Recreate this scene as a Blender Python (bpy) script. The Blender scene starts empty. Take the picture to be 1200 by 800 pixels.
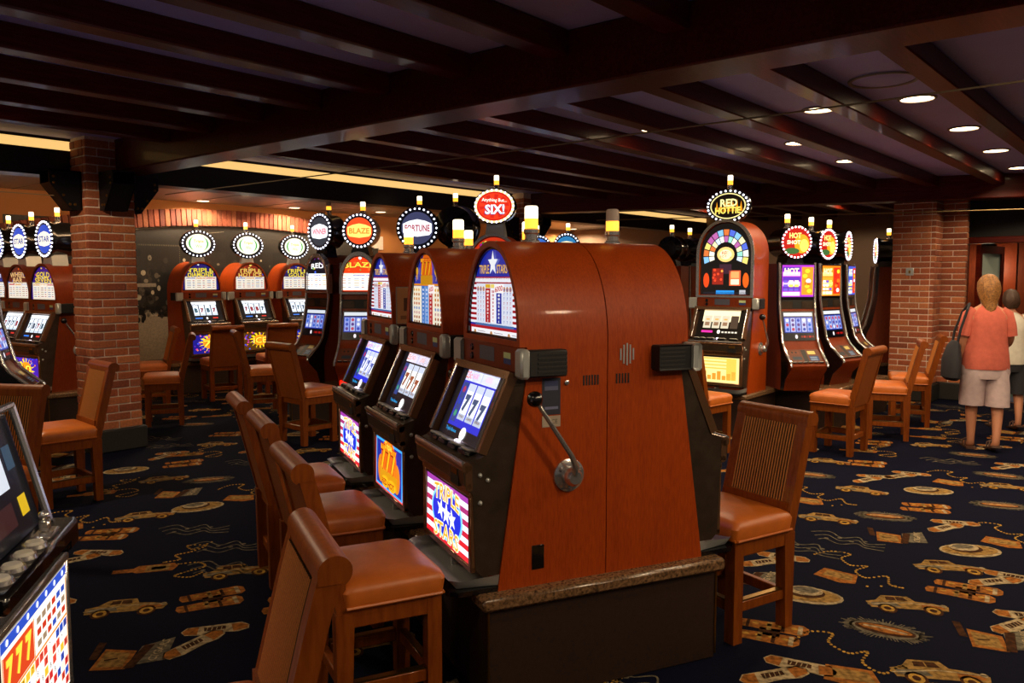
import bpy, math, random
from mathutils import Vector, Matrix
PI = math.pi
scene = bpy.context.scene
COL = scene.collection
random.seed(7)

# ------------------------------------------------------------------ camera
CAM_H, F_PX, HORIZON = 1.55, 950.0, 325.0
cam_data = bpy.data.cameras.new('camera')
cam_data.sensor_width = 36.0
cam_data.lens = F_PX / 1200.0 * 36.0
cam_data.clip_start = 0.05
camera = bpy.data.objects.new('camera', cam_data)
COL.objects.link(camera)
PITCH = math.atan((400.0 - HORIZON) / F_PX)
camera.location = (0, 0, CAM_H)
camera.rotation_euler = (PI / 2 - PITCH, 0, 0)
scene.camera = camera

# ------------------------------------------------------------------ world, exposure
world = bpy.data.worlds.new('room_ambience')
scene.world = world
world.use_nodes = True
world.node_tree.nodes['Background'].inputs[0].default_value = (1.0, 0.86, 0.80, 1)
world.node_tree.nodes['Background'].inputs[1].default_value = 0.09
scene.view_settings.view_transform = 'Standard'
scene.view_settings.look = 'None'
scene.view_settings.exposure = 0.0
scene.view_settings.gamma = 1.0
scene.view_settings.use_curve_mapping = False
SPOT_W = 72.0          # watts of one ceiling downlight

# room axes: joists run along U, the big beams along V
AZ_U = math.radians(40.0)
U = Vector((math.sin(AZ_U), math.cos(AZ_U), 0))
V = Vector((-math.cos(AZ_U), math.sin(AZ_U), 0))
def UV(u, v, z=0.0):
    return U * u + V * v + Vector((0, 0, z))
ROT_U = math.atan2(U.y, U.x)          # z rotation that sends local x to U

_CP, _SP = math.cos(PITCH), math.sin(PITCH)
def on_z(px, py, z=0.0):
    """where the sight line through photo pixel (px, py) meets the level z (floor, ceiling, table top)"""
    a, b = (px - 600.0) / F_PX, (400.0 - py) / F_PX
    dx, dy, dz = a, _CP + b * _SP, -_SP + b * _CP
    t = (z - CAM_H) / dz
    return Vector((dx * t, dy * t, z))
def at(px, d, z=0.0, seen=1.2):
    """point at forward distance d whose part at height `seen` lies in photo column px"""
    return Vector(((px - 600.0) / F_PX * (d * _CP - (seen - CAM_H) * _SP), d, z))

# ------------------------------------------------------------------ materials
def lin(c):
    if isinstance(c, str):
        c = c.lstrip('#')
        c = tuple(int(c[i:i + 2], 16) / 255.0 for i in (0, 2, 4))
    return tuple((v / 12.92) if v <= 0.04045 else ((v + 0.055) / 1.055) ** 2.4 for v in c[:3])
MATS = {}
def new_mat(name):
    m = bpy.data.materials.new(name)
    m.use_nodes = True
    MATS[name] = m
    nt = m.node_tree
    return m, nt, nt.nodes['Principled BSDF']
def plain(name, c, rough=0.5, metal=0.0, emit=None, strength=0.0, coat=0.0, noise=0.0, nscale=30.0, bump=0.0):
    m, nt, b = new_mat(name)
    c = lin(c)
    b.inputs['Base Color'].default_value = (*c, 1)
    b.inputs['Roughness'].default_value = rough
    b.inputs['Metallic'].default_value = metal
    b.inputs['Coat Weight'].default_value = coat
    if emit is not None:
        b.inputs['Emission Color'].default_value = (*lin(emit), 1)
        b.inputs['Emission Strength'].default_value = strength
    if noise or bump:
        tc = nt.nodes.new('ShaderNodeTexCoord'); nz = nt.nodes.new('ShaderNodeTexNoise')
        nz.inputs['Scale'].default_value = nscale; nz.inputs['Detail'].default_value = 4
        nt.links.new(tc.outputs['Object'], nz.inputs['Vector'])
        if noise:
            rp = nt.nodes.new('ShaderNodeValToRGB')
            rp.color_ramp.elements[0].position = 0.3; rp.color_ramp.elements[1].position = 0.72
            rp.color_ramp.elements[0].color = (*[v * (1 - noise) for v in c], 1)
            rp.color_ramp.elements[1].color = (*[min(1, v * (1 + noise)) for v in c], 1)
            nt.links.new(nz.outputs['Fac'], rp.inputs['Fac']); nt.links.new(rp.outputs['Color'], b.inputs['Base Color'])
        if bump:
            bp = nt.nodes.new('ShaderNodeBump'); bp.inputs['Strength'].default_value = bump
            bp.inputs['Distance'].default_value = 0.01
            nt.links.new(nz.outputs['Fac'], bp.inputs['Height']); nt.links.new(bp.outputs['Normal'], b.inputs['Normal'])
    return m
def wood(name, c1, c2, rough=0.35, coat=0.3, scale=(60, 60, 5)):
    m, nt, b = new_mat(name)
    tc = nt.nodes.new('ShaderNodeTexCoord'); mp = nt.nodes.new('ShaderNodeMapping')
    mp.inputs['Scale'].default_value = scale
    nz = nt.nodes.new('ShaderNodeTexNoise'); nz.inputs['Scale'].default_value = 1.6; nz.inputs['Detail'].default_value = 6
    n2 = nt.nodes.new('ShaderNodeTexNoise'); n2.inputs['Scale'].default_value = 0.12; n2.inputs['Detail'].default_value = 2
    ad = nt.nodes.new('ShaderNodeMath'); ad.operation = 'MULTIPLY_ADD'; ad.inputs[1].default_value = 0.45
    rp = nt.nodes.new('ShaderNodeValToRGB')
    rp.color_ramp.elements[0].position = 0.48; rp.color_ramp.elements[1].position = 0.95
    rp.color_ramp.elements[0].color = (*lin(c1), 1); rp.color_ramp.elements[1].color = (*lin(c2), 1)
    L = nt.links.new
    L(tc.outputs['Object'], mp.inputs['Vector']); L(mp.outputs['Vector'], nz.inputs['Vector']); L(mp.outputs['Vector'], n2.inputs['Vector'])
    L(n2.outputs['Fac'], ad.inputs[0]); L(nz.outputs['Fac'], ad.inputs[2])
    L(ad.outputs[0], rp.inputs['Fac']); L(rp.outputs['Color'], b.inputs['Base Color'])
    b.inputs['Roughness'].default_value = rough; b.inputs['Coat Weight'].default_value = coat
    b.inputs['Coat Roughness'].default_value = 0.07; b.inputs['Specular IOR Level'].default_value = 0.22
    return m
def random_tint(name, cols, rough=0.9, bump=0.3):
    """colour differs from object to object (bricks)"""
    m, nt, b = new_mat(name)
    oi = nt.nodes.new('ShaderNodeObjectInfo'); rp = nt.nodes.new('ShaderNodeValToRGB')
    rp.color_ramp.interpolation = 'LINEAR'
    while len(rp.color_ramp.elements) < len(cols): rp.color_ramp.elements.new(0.5)
    for i, c in enumerate(cols):
        rp.color_ramp.elements[i].position = i / (len(cols) - 1.0); rp.color_ramp.elements[i].color = (*lin(c), 1)
    tc = nt.nodes.new('ShaderNodeTexCoord'); nz = nt.nodes.new('ShaderNodeTexNoise')
    nz.inputs['Scale'].default_value = 45; nz.inputs['Detail'].default_value = 4
    mx = nt.nodes.new('ShaderNodeMix'); mx.data_type = 'RGBA'; mx.blend_type = 'MULTIPLY'; mx.inputs['Factor'].default_value = 0.6
    r2 = nt.nodes.new('ShaderNodeValToRGB'); r2.color_ramp.elements[0].color = (0.45, 0.45, 0.45, 1); r2.color_ramp.elements[0].position = 0.3
    r2.color_ramp.elements[1].position = 0.65
    bp = nt.nodes.new('ShaderNodeBump'); bp.inputs['Strength'].default_value = bump; bp.inputs['Distance'].default_value = 0.01
    L = nt.links.new
    L(oi.outputs['Random'], rp.inputs['Fac']); L(tc.outputs['Object'], nz.inputs['Vector']); L(nz.outputs['Fac'], r2.inputs['Fac'])
    L(rp.outputs['Color'], mx.inputs['A']); L(r2.outputs['Color'], mx.inputs['B']); L(mx.outputs['Result'], b.inputs['Base Color'])
    L(nz.outputs['Fac'], bp.inputs['Height']); L(bp.outputs['Normal'], b.inputs['Normal'])
    b.inputs['Roughness'].default_value = rough
    return m
def printed(name, strength=0.0, rough=0.25, mottle=0.0):
    """flat print: colours stored with the artwork's own polygons; strength > 0 is back-lit"""
    m, nt, b = new_mat(name)
    a = nt.nodes.new('ShaderNodeAttribute'); a.attribute_name = 'ink'
    out = a.outputs['Color']
    if mottle:
        tc = nt.nodes.new('ShaderNodeTexCoord'); nz = nt.nodes.new('ShaderNodeTexNoise')
        nz.inputs['Scale'].default_value = 38; nz.inputs['Detail'].default_value = 5
        r2 = nt.nodes.new('ShaderNodeValToRGB'); r2.color_ramp.elements[0].position = 0.36; r2.color_ramp.elements[1].position = 0.62
        r2.color_ramp.elements[0].color = (1 - mottle,) * 3 + (1,)
        mx = nt.nodes.new('ShaderNodeMix'); mx.data_type = 'RGBA'; mx.blend_type = 'MULTIPLY'; mx.inputs['Factor'].default_value = 1
        nt.links.new(tc.outputs['Object'], nz.inputs['Vector']); nt.links.new(nz.outputs['Fac'], r2.inputs['Fac'])
        nt.links.new(out, mx.inputs['A']); nt.links.new(r2.outputs['Color'], mx.inputs['B']); out = mx.outputs['Result']
    nt.links.new(out, b.inputs['Base Color'])
    b.inputs['Roughness'].default_value = rough
    if strength:
        nt.links.new(out, b.inputs['Emission Color']); b.inputs['Emission Strength'].default_value = strength
        dk = nt.nodes.new('ShaderNodeMix'); dk.data_type = 'RGBA'; dk.inputs['Factor'].default_value = 0.75
        dk.inputs['B'].default_value = (0, 0, 0, 1)
        nt.links.new(out, dk.inputs['A']); nt.links.new(dk.outputs['Result'], b.inputs['Base Color'])
    return m

wood('cherry', '#8a3206', '#a64208', 0.45, 0.14, (110, 110, 14))
wood('cherry_dark', '#642406', '#7e3008', 0.45, 0.1, (110, 110, 14))
wood('stool_wood', '#6c3009', '#8a4610', 0.4, 0.12, (40, 40, 6))
wood('mahogany', '#460e04', '#621a08', 0.4, 0.1, (3, 40, 40))
wood('panel_wood', '#4a1c0c', '#6e3016', 0.4, 0.2)
plain('black_gloss', '#0b0a0b', 0.18, coat=0.5)
plain('black_matte', '#0d0c0d', 0.6)
plain('black_steel', '#0c0b0f', 0.5, 0.3)
plain('chrome', '#d0ccc8', 0.18, 0.85)
plain('bronze', '#8a6448', 0.2, 0.7)
plain('dark_metal', '#4e4034', 0.32, 0.6, noise=0.25, nscale=14)
plain('satin_metal', '#b4b8b6', 0.34, 0.45)
plain('brass', '#8c6a2c', 0.35, 1.0)
plain('leather', '#b8601c', 0.42, noise=0.1, nscale=20, bump=0.05)
plain('leather_dark', '#8c4818', 0.45, noise=0.1, nscale=20, bump=0.05)
plain('rib_fabric', '#b06a2a', 0.85, noise=0.15, nscale=200)
plain('rib_groove', '#4a3210', 0.9)
plain('granite', '#6e5238', 0.22, noise=0.75, nscale=90)
plain('plinth', '#2a170c', 0.55, noise=0.3, nscale=60)
plain('mortar', '#dccabc', 0.95, noise=0.15, nscale=40)
random_tint('brick', ['#80402a', '#b4623c', '#a05030', '#c47648', '#8e4a34', '#b86a40'])
random_tint('brick_arch', ['#7d3b2c', '#a85b40', '#99503a', '#b26a4a', '#6b3630'])
plain('column_base', '#191613', 0.6)
plain('carpet', '#07091c', 1.0, noise=0.35, nscale=260, bump=0.15)
MATS['carpet'].node_tree.nodes['Principled BSDF'].inputs['Specular IOR Level'].default_value = 0.08
plain('ceiling_panel', '#bab8ff', 0.55, noise=0.05, nscale=3)
plain('low_ceiling', '#a0a09c', 0.35, 0.25, noise=0.08, nscale=5)
plain('orange_wall', '#b87840', 0.8)
plain('beige_wall', '#8d735f', 0.85, noise=0.05, nscale=4)
plain('dark_wall', '#120d0b', 0.7)
plain('bulkhead_dark', '#160b09', 0.35)
plain('amber_lamp', '#ffcf70', 0.4, emit='#ffa530', strength=2.2)
plain('white_lamp', '#fff2d8', 0.4, emit='#ffeccc', strength=2.6)
plain('dead_lamp', '#b9a89c', 0.25)
plain('bulb', '#ffffff', 0.4, emit='#e9ecff', strength=3.0)
plain('cove_glow', '#ffdf9a', 0.6, emit='#ffce7c', strength=0.95)
plain('added_fill_glow', '#ffd9a0', 0.6, emit='#ffcf9c', strength=32.0)
plain('lamp_lens', '#fff4e0', 0.4, emit='#ffdfae', strength=9.0)
plain('trim_white', '#8e8578', 0.5)
plain('red_glow', '#500000', 0.4, emit='#ff1808', strength=2.5)
plain('reel_strip', '#e8ecf0', 0.35, emit='#dfe8ff', strength=0.8)
plain('button_white', '#b8b4aa', 0.3)
plain('button_lit', '#ffffff', 0.3, emit='#f4e6ff', strength=3.0)
plain('cord', '#85755c', 0.8)
plain('rope', '#8a754c', 0.9)
plain('skin', '#b5795a', 0.55)
plain('salmon_cloth', '#bb5a48', 0.85, noise=0.1, nscale=25, bump=0.2)
plain('pale_cloth', '#b9a3a4', 0.85, noise=0.08, nscale=22, bump=0.2)
plain('white_cloth', '#c9c2b4', 0.85, noise=0.08, nscale=22, bump=0.2)
plain('dark_cloth', '#1d1c22', 0.85)
plain('blond_hair', '#8a5c2a', 0.6, noise=0.55, nscale=60, bump=0.4)
plain('brown_hair', '#3c2516', 0.6, noise=0.35, nscale=60, bump=0.4)
plain('sandal_leather', '#4a2c1c', 0.6)
plain('frosted_glass', '#c2d2c6', 0.5)
plain('corridor_floor', '#27413a', 0.9, noise=0.3, nscale=30)
printed('print_lit', .9)
printed('print_bright', 1.4)
printed('print_dim', 0.9)
printed('print_flat', 0.0, 0.5)
printed('carpet_print', 0.0, 1.0, mottle=0.6)
MATS['carpet_print'].node_tree.nodes['Principled BSDF'].inputs['Specular IOR Level'].default_value = 0.08
printed('mural_print', 0.0, 0.45, mottle=0.25)

# ------------------------------------------------------------------ mesh builder
class MB:
    def __init__(s):
        s.v = []; s.f = []; s.m = []; s.cur = 0; s.smooth = []
    def mat(s, i): s.cur = i; return s
    def add(s, vs, fs, smooth=False):
        o = len(s.v); s.v += [tuple(p) for p in vs]
        for f in fs:
            s.f.append([i + o for i in f]); s.m.append(s.cur); s.smooth.append(smooth)
        return s
    def box(s, x0, x1, y0, y1, z0, z1, bevel=0.0):
        if bevel <= 0:
            vs = [(x, y, z) for z in (z0, z1) for y in (y0, y1) for x in (x0, x1)]
            return s.add(vs, [(0, 2, 3, 1), (4, 5, 7, 6), (0, 1, 5, 4), (2, 6, 7, 3), (0, 4, 6, 2), (1, 3, 7, 5)])
        b = bevel                                       # chamfered on every edge
        X, Y, Z = (x0, x1), (y0, y1), (z0, z1)
        vs = []; idx = {}
        for i in (0, 1):
            for j in (0, 1):
                for k in (0, 1):
                    sx, sy, sz = (b, -b)[i], (b, -b)[j], (b, -b)[k]
                    idx[i, j, k] = len(vs)
                    vs += [(X[i], Y[j] + sy, Z[k] + sz), (X[i] + sx, Y[j], Z[k] + sz), (X[i] + sx, Y[j] + sy, Z[k])]
        g = lambda i, j, k, a: idx[i, j, k] + a
        fs = [(g(0,0,0,0), g(0,0,1,0), g(0,1,1,0), g(0,1,0,0)), (g(1,0,0,0), g(1,1,0,0), g(1,1,1,0), g(1,0,1,0)),
              (g(0,0,0,1), g(1,0,0,1), g(1,0,1,1), g(0,0,1,1)), (g(0,1,0,1), g(0,1,1,1), g(1,1,1,1), g(1,1,0,1)),
              (g(0,0,0,2), g(0,1,0,2), g(1,1,0,2), g(1,0,0,2)), (g(0,0,1,2), g(1,0,1,2), g(1,1,1,2), g(0,1,1,2))]
        for i in (0, 1):
            for j in (0, 1):
                fs.append((g(i,j,0,0), g(i,j,1,0), g(i,j,1,1), g(i,j,0,1)))
                fs.append((g(i,0,j,0), g(i,1,j,0), g(i,1,j,2), g(i,0,j,2)))
                fs.append((g(0,i,j,1), g(1,i,j,1), g(1,i,j,2), g(0,i,j,2)))
                for k in (0, 1): fs.append((g(i,j,k,0), g(i,j,k,1), g(i,j,k,2)))
        return s.add(vs, fs)
    def prism(s, pts, axis, a, b, cap=True):
        """polygon pts (p, q) swept from a to b along axis; 'x': p=y q=z, 'y': p=x q=z, 'z': p=x q=y"""
        if axis == 'x': mk = lambda p, q, t: (t, p, q)
        elif axis == 'y': mk = lambda p, q, t: (p, t, q)
        else: mk = lambda p, q, t: (p, q, t)
        n = len(pts)
        vs = [mk(p, q, a) for p, q in pts] + [mk(p, q, b) for p, q in pts]
        fs = [(i, (i + 1) % n, n + (i + 1) % n, n + i) for i in range(n)]
        if cap: fs += [tuple(range(n - 1, -1, -1)), tuple(range(n, 2 * n))]
        return s.add(vs, fs)
    def ring(s, outer, inner, axis, a, b):
        if axis == 'x': mk = lambda p, q, t: (t, p, q)
        elif axis == 'y': mk = lambda p, q, t: (p, t, q)
        else: mk = lambda p, q, t: (p, q, t)
        n = len(outer)
        vs = [mk(*p, a) for p in outer] + [mk(*p, b) for p in outer] + [mk(*p, a) for p in inner] + [mk(*p, b) for p in inner]
        fs = []
        for i in range(n):
            j = (i + 1) % n
            fs += [(i, j, n + j, n + i), (2 * n + i, 3 * n + i, 3 * n + j, 2 * n + j), (i, 2 * n + i, 2 * n + j, j), (n + i, n + j, 3 * n + j, 3 * n + i)]
        return s.add(vs, fs)
    def tube(s, path, r, n=8, cap=True, smooth=True):
        path = [Vector(p) for p in path]
        rs = r if isinstance(r, (list, tuple)) else [r] * len(path)
        vs = []; fs = []; up = None
        for i, p in enumerate(path):
            t = (path[min(i + 1, len(path) - 1)] - path[max(i - 1, 0)]).normalized()
            if up is None:
                up = Vector((0, 0, 1)) if abs(t.z) < 0.9 else Vector((1, 0, 0))
            sd = t.cross(up).normalized(); up = sd.cross(t).normalized()
            for k in range(n):
                a = 2 * PI * k / n
                vs.append(p + sd * (math.cos(a) * rs[i]) + up * (math.sin(a) * rs[i]))
        for i in range(len(path) - 1):
            for k in range(n):
                fs.append((i * n + k, i * n + (k + 1) % n, (i + 1) * n + (k + 1) % n, (i + 1) * n + k))
        s.add(vs, fs, smooth)
        if cap:
            o = len(s.v) - len(vs)
            for base, rev in ((0, True), ((len(path) - 1) * n, False)):
                f = [o + base + k for k in range(n)]
                s.f.append(f[::-1] if rev else f); s.m.append(s.cur); s.smooth.append(False)
        return s
    def lathe(s, prof, c=(0, 0, 0), axis='z', n=20, ex=1.0, ey=1.0):
        """profile of (radius, height)"""
        vs = []; fs = []
        for r, h in prof:
            for k in range(n):
                a = 2 * PI * k / n; p, q = math.cos(a) * r * ex, math.sin(a) * r * ey
                vs.append({'z': (c[0] + p, c[1] + q, c[2] + h), 'y': (c[0] + p, c[1] + h, c[2] + q), 'x': (c[0] + h, c[1] + p, c[2] + q)}[axis])
        for i in range(len(prof) - 1):
            for k in range(n):
                fs.append((i * n + k, i * n + (k + 1) % n, (i + 1) * n + (k + 1) % n, (i + 1) * n + k))
        fs += [tuple(range(n - 1, -1, -1)), tuple((len(prof) - 1) * n + k for k in range(n))]
        return s.add(vs, fs, True)
    def sphere(s, c, r, n=8, m=6, sc=(1, 1, 1)):
        vs = [(c[0], c[1], c[2] - r * sc[2])]; fs = []
        for i in range(1, m):
            b = -PI / 2 + PI * i / m
            for k in range(n):
                a = 2 * PI * k / n
                vs.append((c[0] + r * sc[0] * math.cos(b) * math.cos(a), c[1] + r * sc[1] * math.cos(b) * math.sin(a), c[2] + r * sc[2] * math.sin(b)))
        vs.append((c[0], c[1], c[2] + r * sc[2])); T = len(vs) - 1
        for k in range(n):
            fs.append((0, 1 + (k + 1) % n, 1 + k)); fs.append((T, 1 + (m - 2) * n + k, 1 + (m - 2) * n + (k + 1) % n))
            for i in range(m - 2):
                fs.append((1 + i * n + k, 1 + i * n + (k + 1) % n, 1 + (i + 1) * n + (k + 1) % n, 1 + (i + 1) * n + k))
        return s.add(vs, fs, True)
    def loft(s, rings, n=20, wob=0.0, seed=0, cap=True):
        """rings of (x, y, z, rx, ry) with horizontal ellipses"""
        rnd = random.Random(seed); vs = []; fs = []
        for (x, y, z, rx, ry) in rings:
            for k in range(n):
                a = 2 * PI * k / n; w = 1 + wob * (math.sin(5 * a + z * 23 + seed) * 0.6 + rnd.uniform(-.5, .5))
                vs.append((x + math.cos(a) * rx * w, y + math.sin(a) * ry * w, z))
        for i in range(len(rings) - 1):
            for k in range(n):
                fs.append((i * n + k, i * n + (k + 1) % n, (i + 1) * n + (k + 1) % n, (i + 1) * n + k))
        if cap: fs += [tuple(range(n - 1, -1, -1)), tuple((len(rings) - 1) * n + k for k in range(n))]
        return s.add(vs, fs, True)
    def mesh(s, name, mats):
        me = bpy.data.meshes.new(name)
        me.from_pydata(s.v, [], s.f)
        for m in ([mats] if isinstance(mats, str) else mats): me.materials.append(MATS[m])
        me.polygons.foreach_set('material_index', s.m)
        me.polygons.foreach_set('use_smooth', [True] * len(s.f))
        me.update()
        import bmesh
        bm = bmesh.new(); bm.from_mesh(me); bmesh.ops.recalc_face_normals(bm, faces=bm.faces); bm.to_mesh(me); bm.free()
        me.set_sharp_from_angle(angle=math.radians(38))
        return me

def link(name, me, parent=None, loc=(0, 0, 0), rot=(0, 0, 0)):
    o = bpy.data.objects.new(name, me)
    COL.objects.link(o)
    o.location = loc; o.rotation_euler = rot
    if parent is not None: o.parent = parent
    return o
def tag(o, label=None, category=None, group=None, kind=None):
    if label: o['label'] = label
    if category: o['category'] = category
    if group: o['group'] = group
    if kind: o['kind'] = kind
    return o
def thing(name, label, category, loc, az=None, rotz=None, group=None, scale=1.0):
    """Empty at the base of a thing; az is the compass direction its front looks to (0 = straight away from the camera)"""
    o = bpy.data.objects.new(name, None); COL.objects.link(o)
    o.empty_display_size = 0.1
    o.location = loc
    o.rotation_euler = (0, 0, PI - math.radians(az) if az is not None else (rotz or 0))
    o.scale = (scale,) * 3
    return tag(o, label, category, group)
CACHE = {}
def part(parent, name, key, mats, fn, loc=(0, 0, 0), rot=(0, 0, 0)):
    """child mesh; alike parts share mesh data through key"""
    if key not in CACHE:
        mb = MB(); fn(mb); CACHE[key] = mb.mesh(name, mats)
    return link(name, CACHE[key], parent, loc, rot)
def solo(name, mats, fn, parent=None, loc=(0, 0, 0), rot=(0, 0, 0)):
    mb = MB(); fn(mb)
    return link(name, mb.mesh(name, mats), parent, loc, rot)

# ------------------------------------------------------------------ flat artwork (print on glass, paper, carpet)
TXT = {}
def text_tris(body, fat=0.0):
    k = (body, fat)
    if k not in TXT:
        cu = bpy.data.curves.new('lettering', 'FONT'); cu.body = body; cu.offset = fat; cu.resolution_u = 2
        ob = bpy.data.objects.new('lettering', cu); COL.objects.link(ob)
        dg = bpy.context.evaluated_depsgraph_get(); dg.update()
        me = ob.evaluated_get(dg).to_mesh(); me.calc_loop_triangles()
        vs = [(v.co.x, v.co.y) for v in me.vertices]; ts = [tuple(t.vertices) for t in me.loop_triangles]
        ob.evaluated_get(dg).to_mesh_clear(); bpy.data.objects.remove(ob); bpy.data.curves.remove(cu)
        xs = [p[0] for p in vs] or [0, 1]; ys = [p[1] for p in vs] or [0, 1]
        TXT[k] = (vs, ts, min(xs), max(xs), min(ys), max(ys))
    return TXT[k]
def clip_poly(pts, clip):
    out = list(pts); n = len(clip)
    for i in range(n):
        a, b = clip[i], clip[(i + 1) % n]; inp = out; out = []
        if not inp: break
        sd = lambda p: (b[0] - a[0]) * (p[1] - a[1]) - (b[1] - a[1]) * (p[0] - a[0])
        for j in range(len(inp)):
            p, q = inp[j], inp[(j + 1) % len(inp)]; sp, sq = sd(p), sd(q)
            if sp >= -1e-9: out.append(p)
            if (sp > 1e-9 and sq < -1e-9) or (sp < -1e-9 and sq > 1e-9):
                t = sp / (sp - sq); out.append((p[0] + (q[0] - p[0]) * t, p[1] + (q[1] - p[1]) * t))
    return out
class Art:
    def __init__(s, clip=None): s.p = []; s.l = 0; s.clip = clip; s.tf = None
    def up(s): s.l += 1; return s
    def poly(s, pts, c):
        if s.tf: pts = [s.tf(p) for p in pts]
        if s.clip: pts = clip_poly(pts, s.clip)
        if len(pts) > 2: s.p.append((pts, lin(c), s.l))
        return s
    def rect(s, x0, y0, x1, y1, c): return s.poly([(x0, y0), (x1, y0), (x1, y1), (x0, y1)], c)
    def ell(s, cx, cy, rx, ry, c, n=24, rot=0.0):
        cr, sr = math.cos(rot), math.sin(rot)
        return s.poly([(cx + math.cos(2 * PI * k / n) * rx * cr - math.sin(2 * PI * k / n) * ry * sr, cy + math.cos(2 * PI * k / n) * rx * sr + math.sin(2 * PI * k / n) * ry * cr) for k in range(n)], c)
    def star(s, cx, cy, r, c, inner=0.42, rot=0.0):
        P = [(cx + math.sin(rot + PI * k / 5) * r * (1 if k % 2 == 0 else inner), cy + math.cos(rot + PI * k / 5) * r * (1 if k % 2 == 0 else inner)) for k in range(10)]
        for k in range(0, 10, 2): s.poly([(cx, cy), P[k - 1], P[k], P[(k + 1) % 10]][::-1], c)
        return s
    def stroke(s, pts, w, c):
        for a, b in zip(pts[:-1], pts[1:]):
            dx, dy = b[0] - a[0], b[1] - a[1]; L = math.hypot(dx, dy) or 1; nx, ny = -dy / L * w / 2, dx / L * w / 2
            s.poly([(a[0] - nx, a[1] - ny), (b[0] - nx, b[1] - ny), (b[0] + nx, b[1] + ny), (a[0] + nx, a[1] + ny)], c)
        return s
    def text(s, body, cx, cy, h, c, w=None, fat=0.0, rot=0.0, bend=0.0):
        vs, ts, x0, x1, y0, y1 = text_tris(body, fat)
        sy = h / (y1 - y0); sx = sy if w is None else w / (x1 - x0)
        cr, sr = math.cos(rot), math.sin(rot); half = (x1 - x0) * sx / 2 or 1
        def P(v):
            x, y = (v[0] - (x0 + x1) / 2) * sx, (v[1] - (y0 + y1) / 2) * sy
            y -= bend * (x / half) ** 2
            return (cx + x * cr - y * sr, cy + x * sr + y * cr)
        for t in ts:
            q = [P(vs[i]) for i in t]
            if (q[1][0] - q[0][0]) * (q[2][1] - q[0][1]) - (q[1][1] - q[0][1]) * (q[2][0] - q[0][0]) < 0: q = q[::-1]
            s.poly(q, c)
        return s
    def mesh(s, name, mat, o=(0, 0, 0), ex=(1, 0, 0), ey=(0, 0, 1), en=(0, -1, 0), step=0.0007):
        o, ex, ey, en = Vector(o), Vector(ex), Vector(ey), Vector(en)
        vs = []; fs = []; cs = []
        for pts, c, l in s.p:
            b = len(vs); vs += [o + ex * x + ey * y + en * (l * step) for x, y in pts]
            fs.append(list(range(b, b + len(pts)))); cs += [(*c, 1.0)] * len(pts)
        me = bpy.data.meshes.new(name); me.from_pydata(vs, [], fs)
        at_ = me.color_attributes.new('ink', 'FLOAT_COLOR', 'CORNER')
        at_.data.foreach_set('color', [x for c in cs for x in c])
        me.materials.append(MATS[mat]); me.update()
        return me
def art_part(parent, name, key, mat, fn, clip=None, **kw):
    if key not in CACHE:
        a = Art(clip); fn(a); CACHE[key] = a.mesh(name, mat, **kw)
    return link(name, CACHE[key], parent)
# ================================================================== THE SETTING
CEIL, JOIST_Z, BEAM_Z, LOW_CEIL = 2.76, 2.635, 2.48, 2.62
# carpet floor
floor = solo('floor', 'carpet', lambda m: m.add([(-14, -3, 0), (14, -3, 0), (14, 22, 0), (-14, 22, 0)], [(0, 1, 2, 3)]))
tag(floor, 'navy blue carpet patterned with tan hats, shoes, cars and beads', 'carpet', kind='structure')

def uvbox(m, u0, u1, v0, v1, z0, z1):
    P = [UV(u, v, z) for z in (z0, z1) for v in (v0, v1) for u in (u0, u1)]
    m.add(P, [(0, 2, 3, 1), (4, 5, 7, 6), (0, 1, 5, 4), (2, 6, 7, 3), (0, 4, 6, 2), (1, 3, 7, 5)])
BULK_V = 7.62                                     # face of the dark bulkhead behind the left column
ceiling = solo('ceiling', 'ceiling_panel', lambda m: uvbox(m, -4.5, 16, -7, BULK_V + 0.1, CEIL, CEIL + 0.05))
tag(ceiling, 'pale mauve ceiling panels between dark mahogany joists', 'ceiling', kind='structure')
# the two big beams: the near one runs along V, the far one from the middle column to the right column
B2A, B2B = Vector((0.22, 12.05, 0)), Vector((5.0, 10.05, 0))
B2D = (B2B - B2A).normalized()
def beam2_u(v):                                    # where a joist at v meets the far beam
    n = Vector((-B2D.y, B2D.x, 0)); return (n.dot(B2A) - n.dot(V) * v) / n.dot(U)
beam_me = MB(); beam_me.box(-0.15, 0.15, 0, 14.6, 0, CEIL - BEAM_Z, 0.01); beam_me = beam_me.mesh('beam', 'mahogany')
link('beam', beam_me, ceiling, UV(3.45, 7.5 - 14.6, BEAM_Z), (0, 0, ROT_U))
beam_me = MB(); beam_me.box(0, 13.0, -0.15, 0.15, 0, CEIL - BEAM_Z, 0.01); beam_me = beam_me.mesh('beam', 'mahogany')
link('beam', beam_me, ceiling, B2A + Vector((0, 0, BEAM_Z)), (0, 0, math.atan2(B2D.y, B2D.x)))
def joist_mesh(L):
    m = MB(); m.box(0, L, -0.065, 0.065, 0, CEIL - JOIST_Z, 0.008); return m.mesh('joist', 'mahogany')
J_NEAR = joist_mesh(7.4)
v = 1.815 - 0.655 * 9
while v < BULK_V - 0.7:
    ub = beam2_u(v)
    link('joist', J_NEAR, ceiling, UV(-4.1, v, JOIST_Z), (0, 0, ROT_U))
    link('joist', joist_mesh(ub - 3.6), ceiling, UV(3.6, v, JOIST_Z), (0, 0, ROT_U))
    if ub < 15: link('joist', joist_mesh(15.9 - ub), ceiling, UV(ub, v, JOIST_Z), (0, 0, ROT_U))
    v += 0.655
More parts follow.
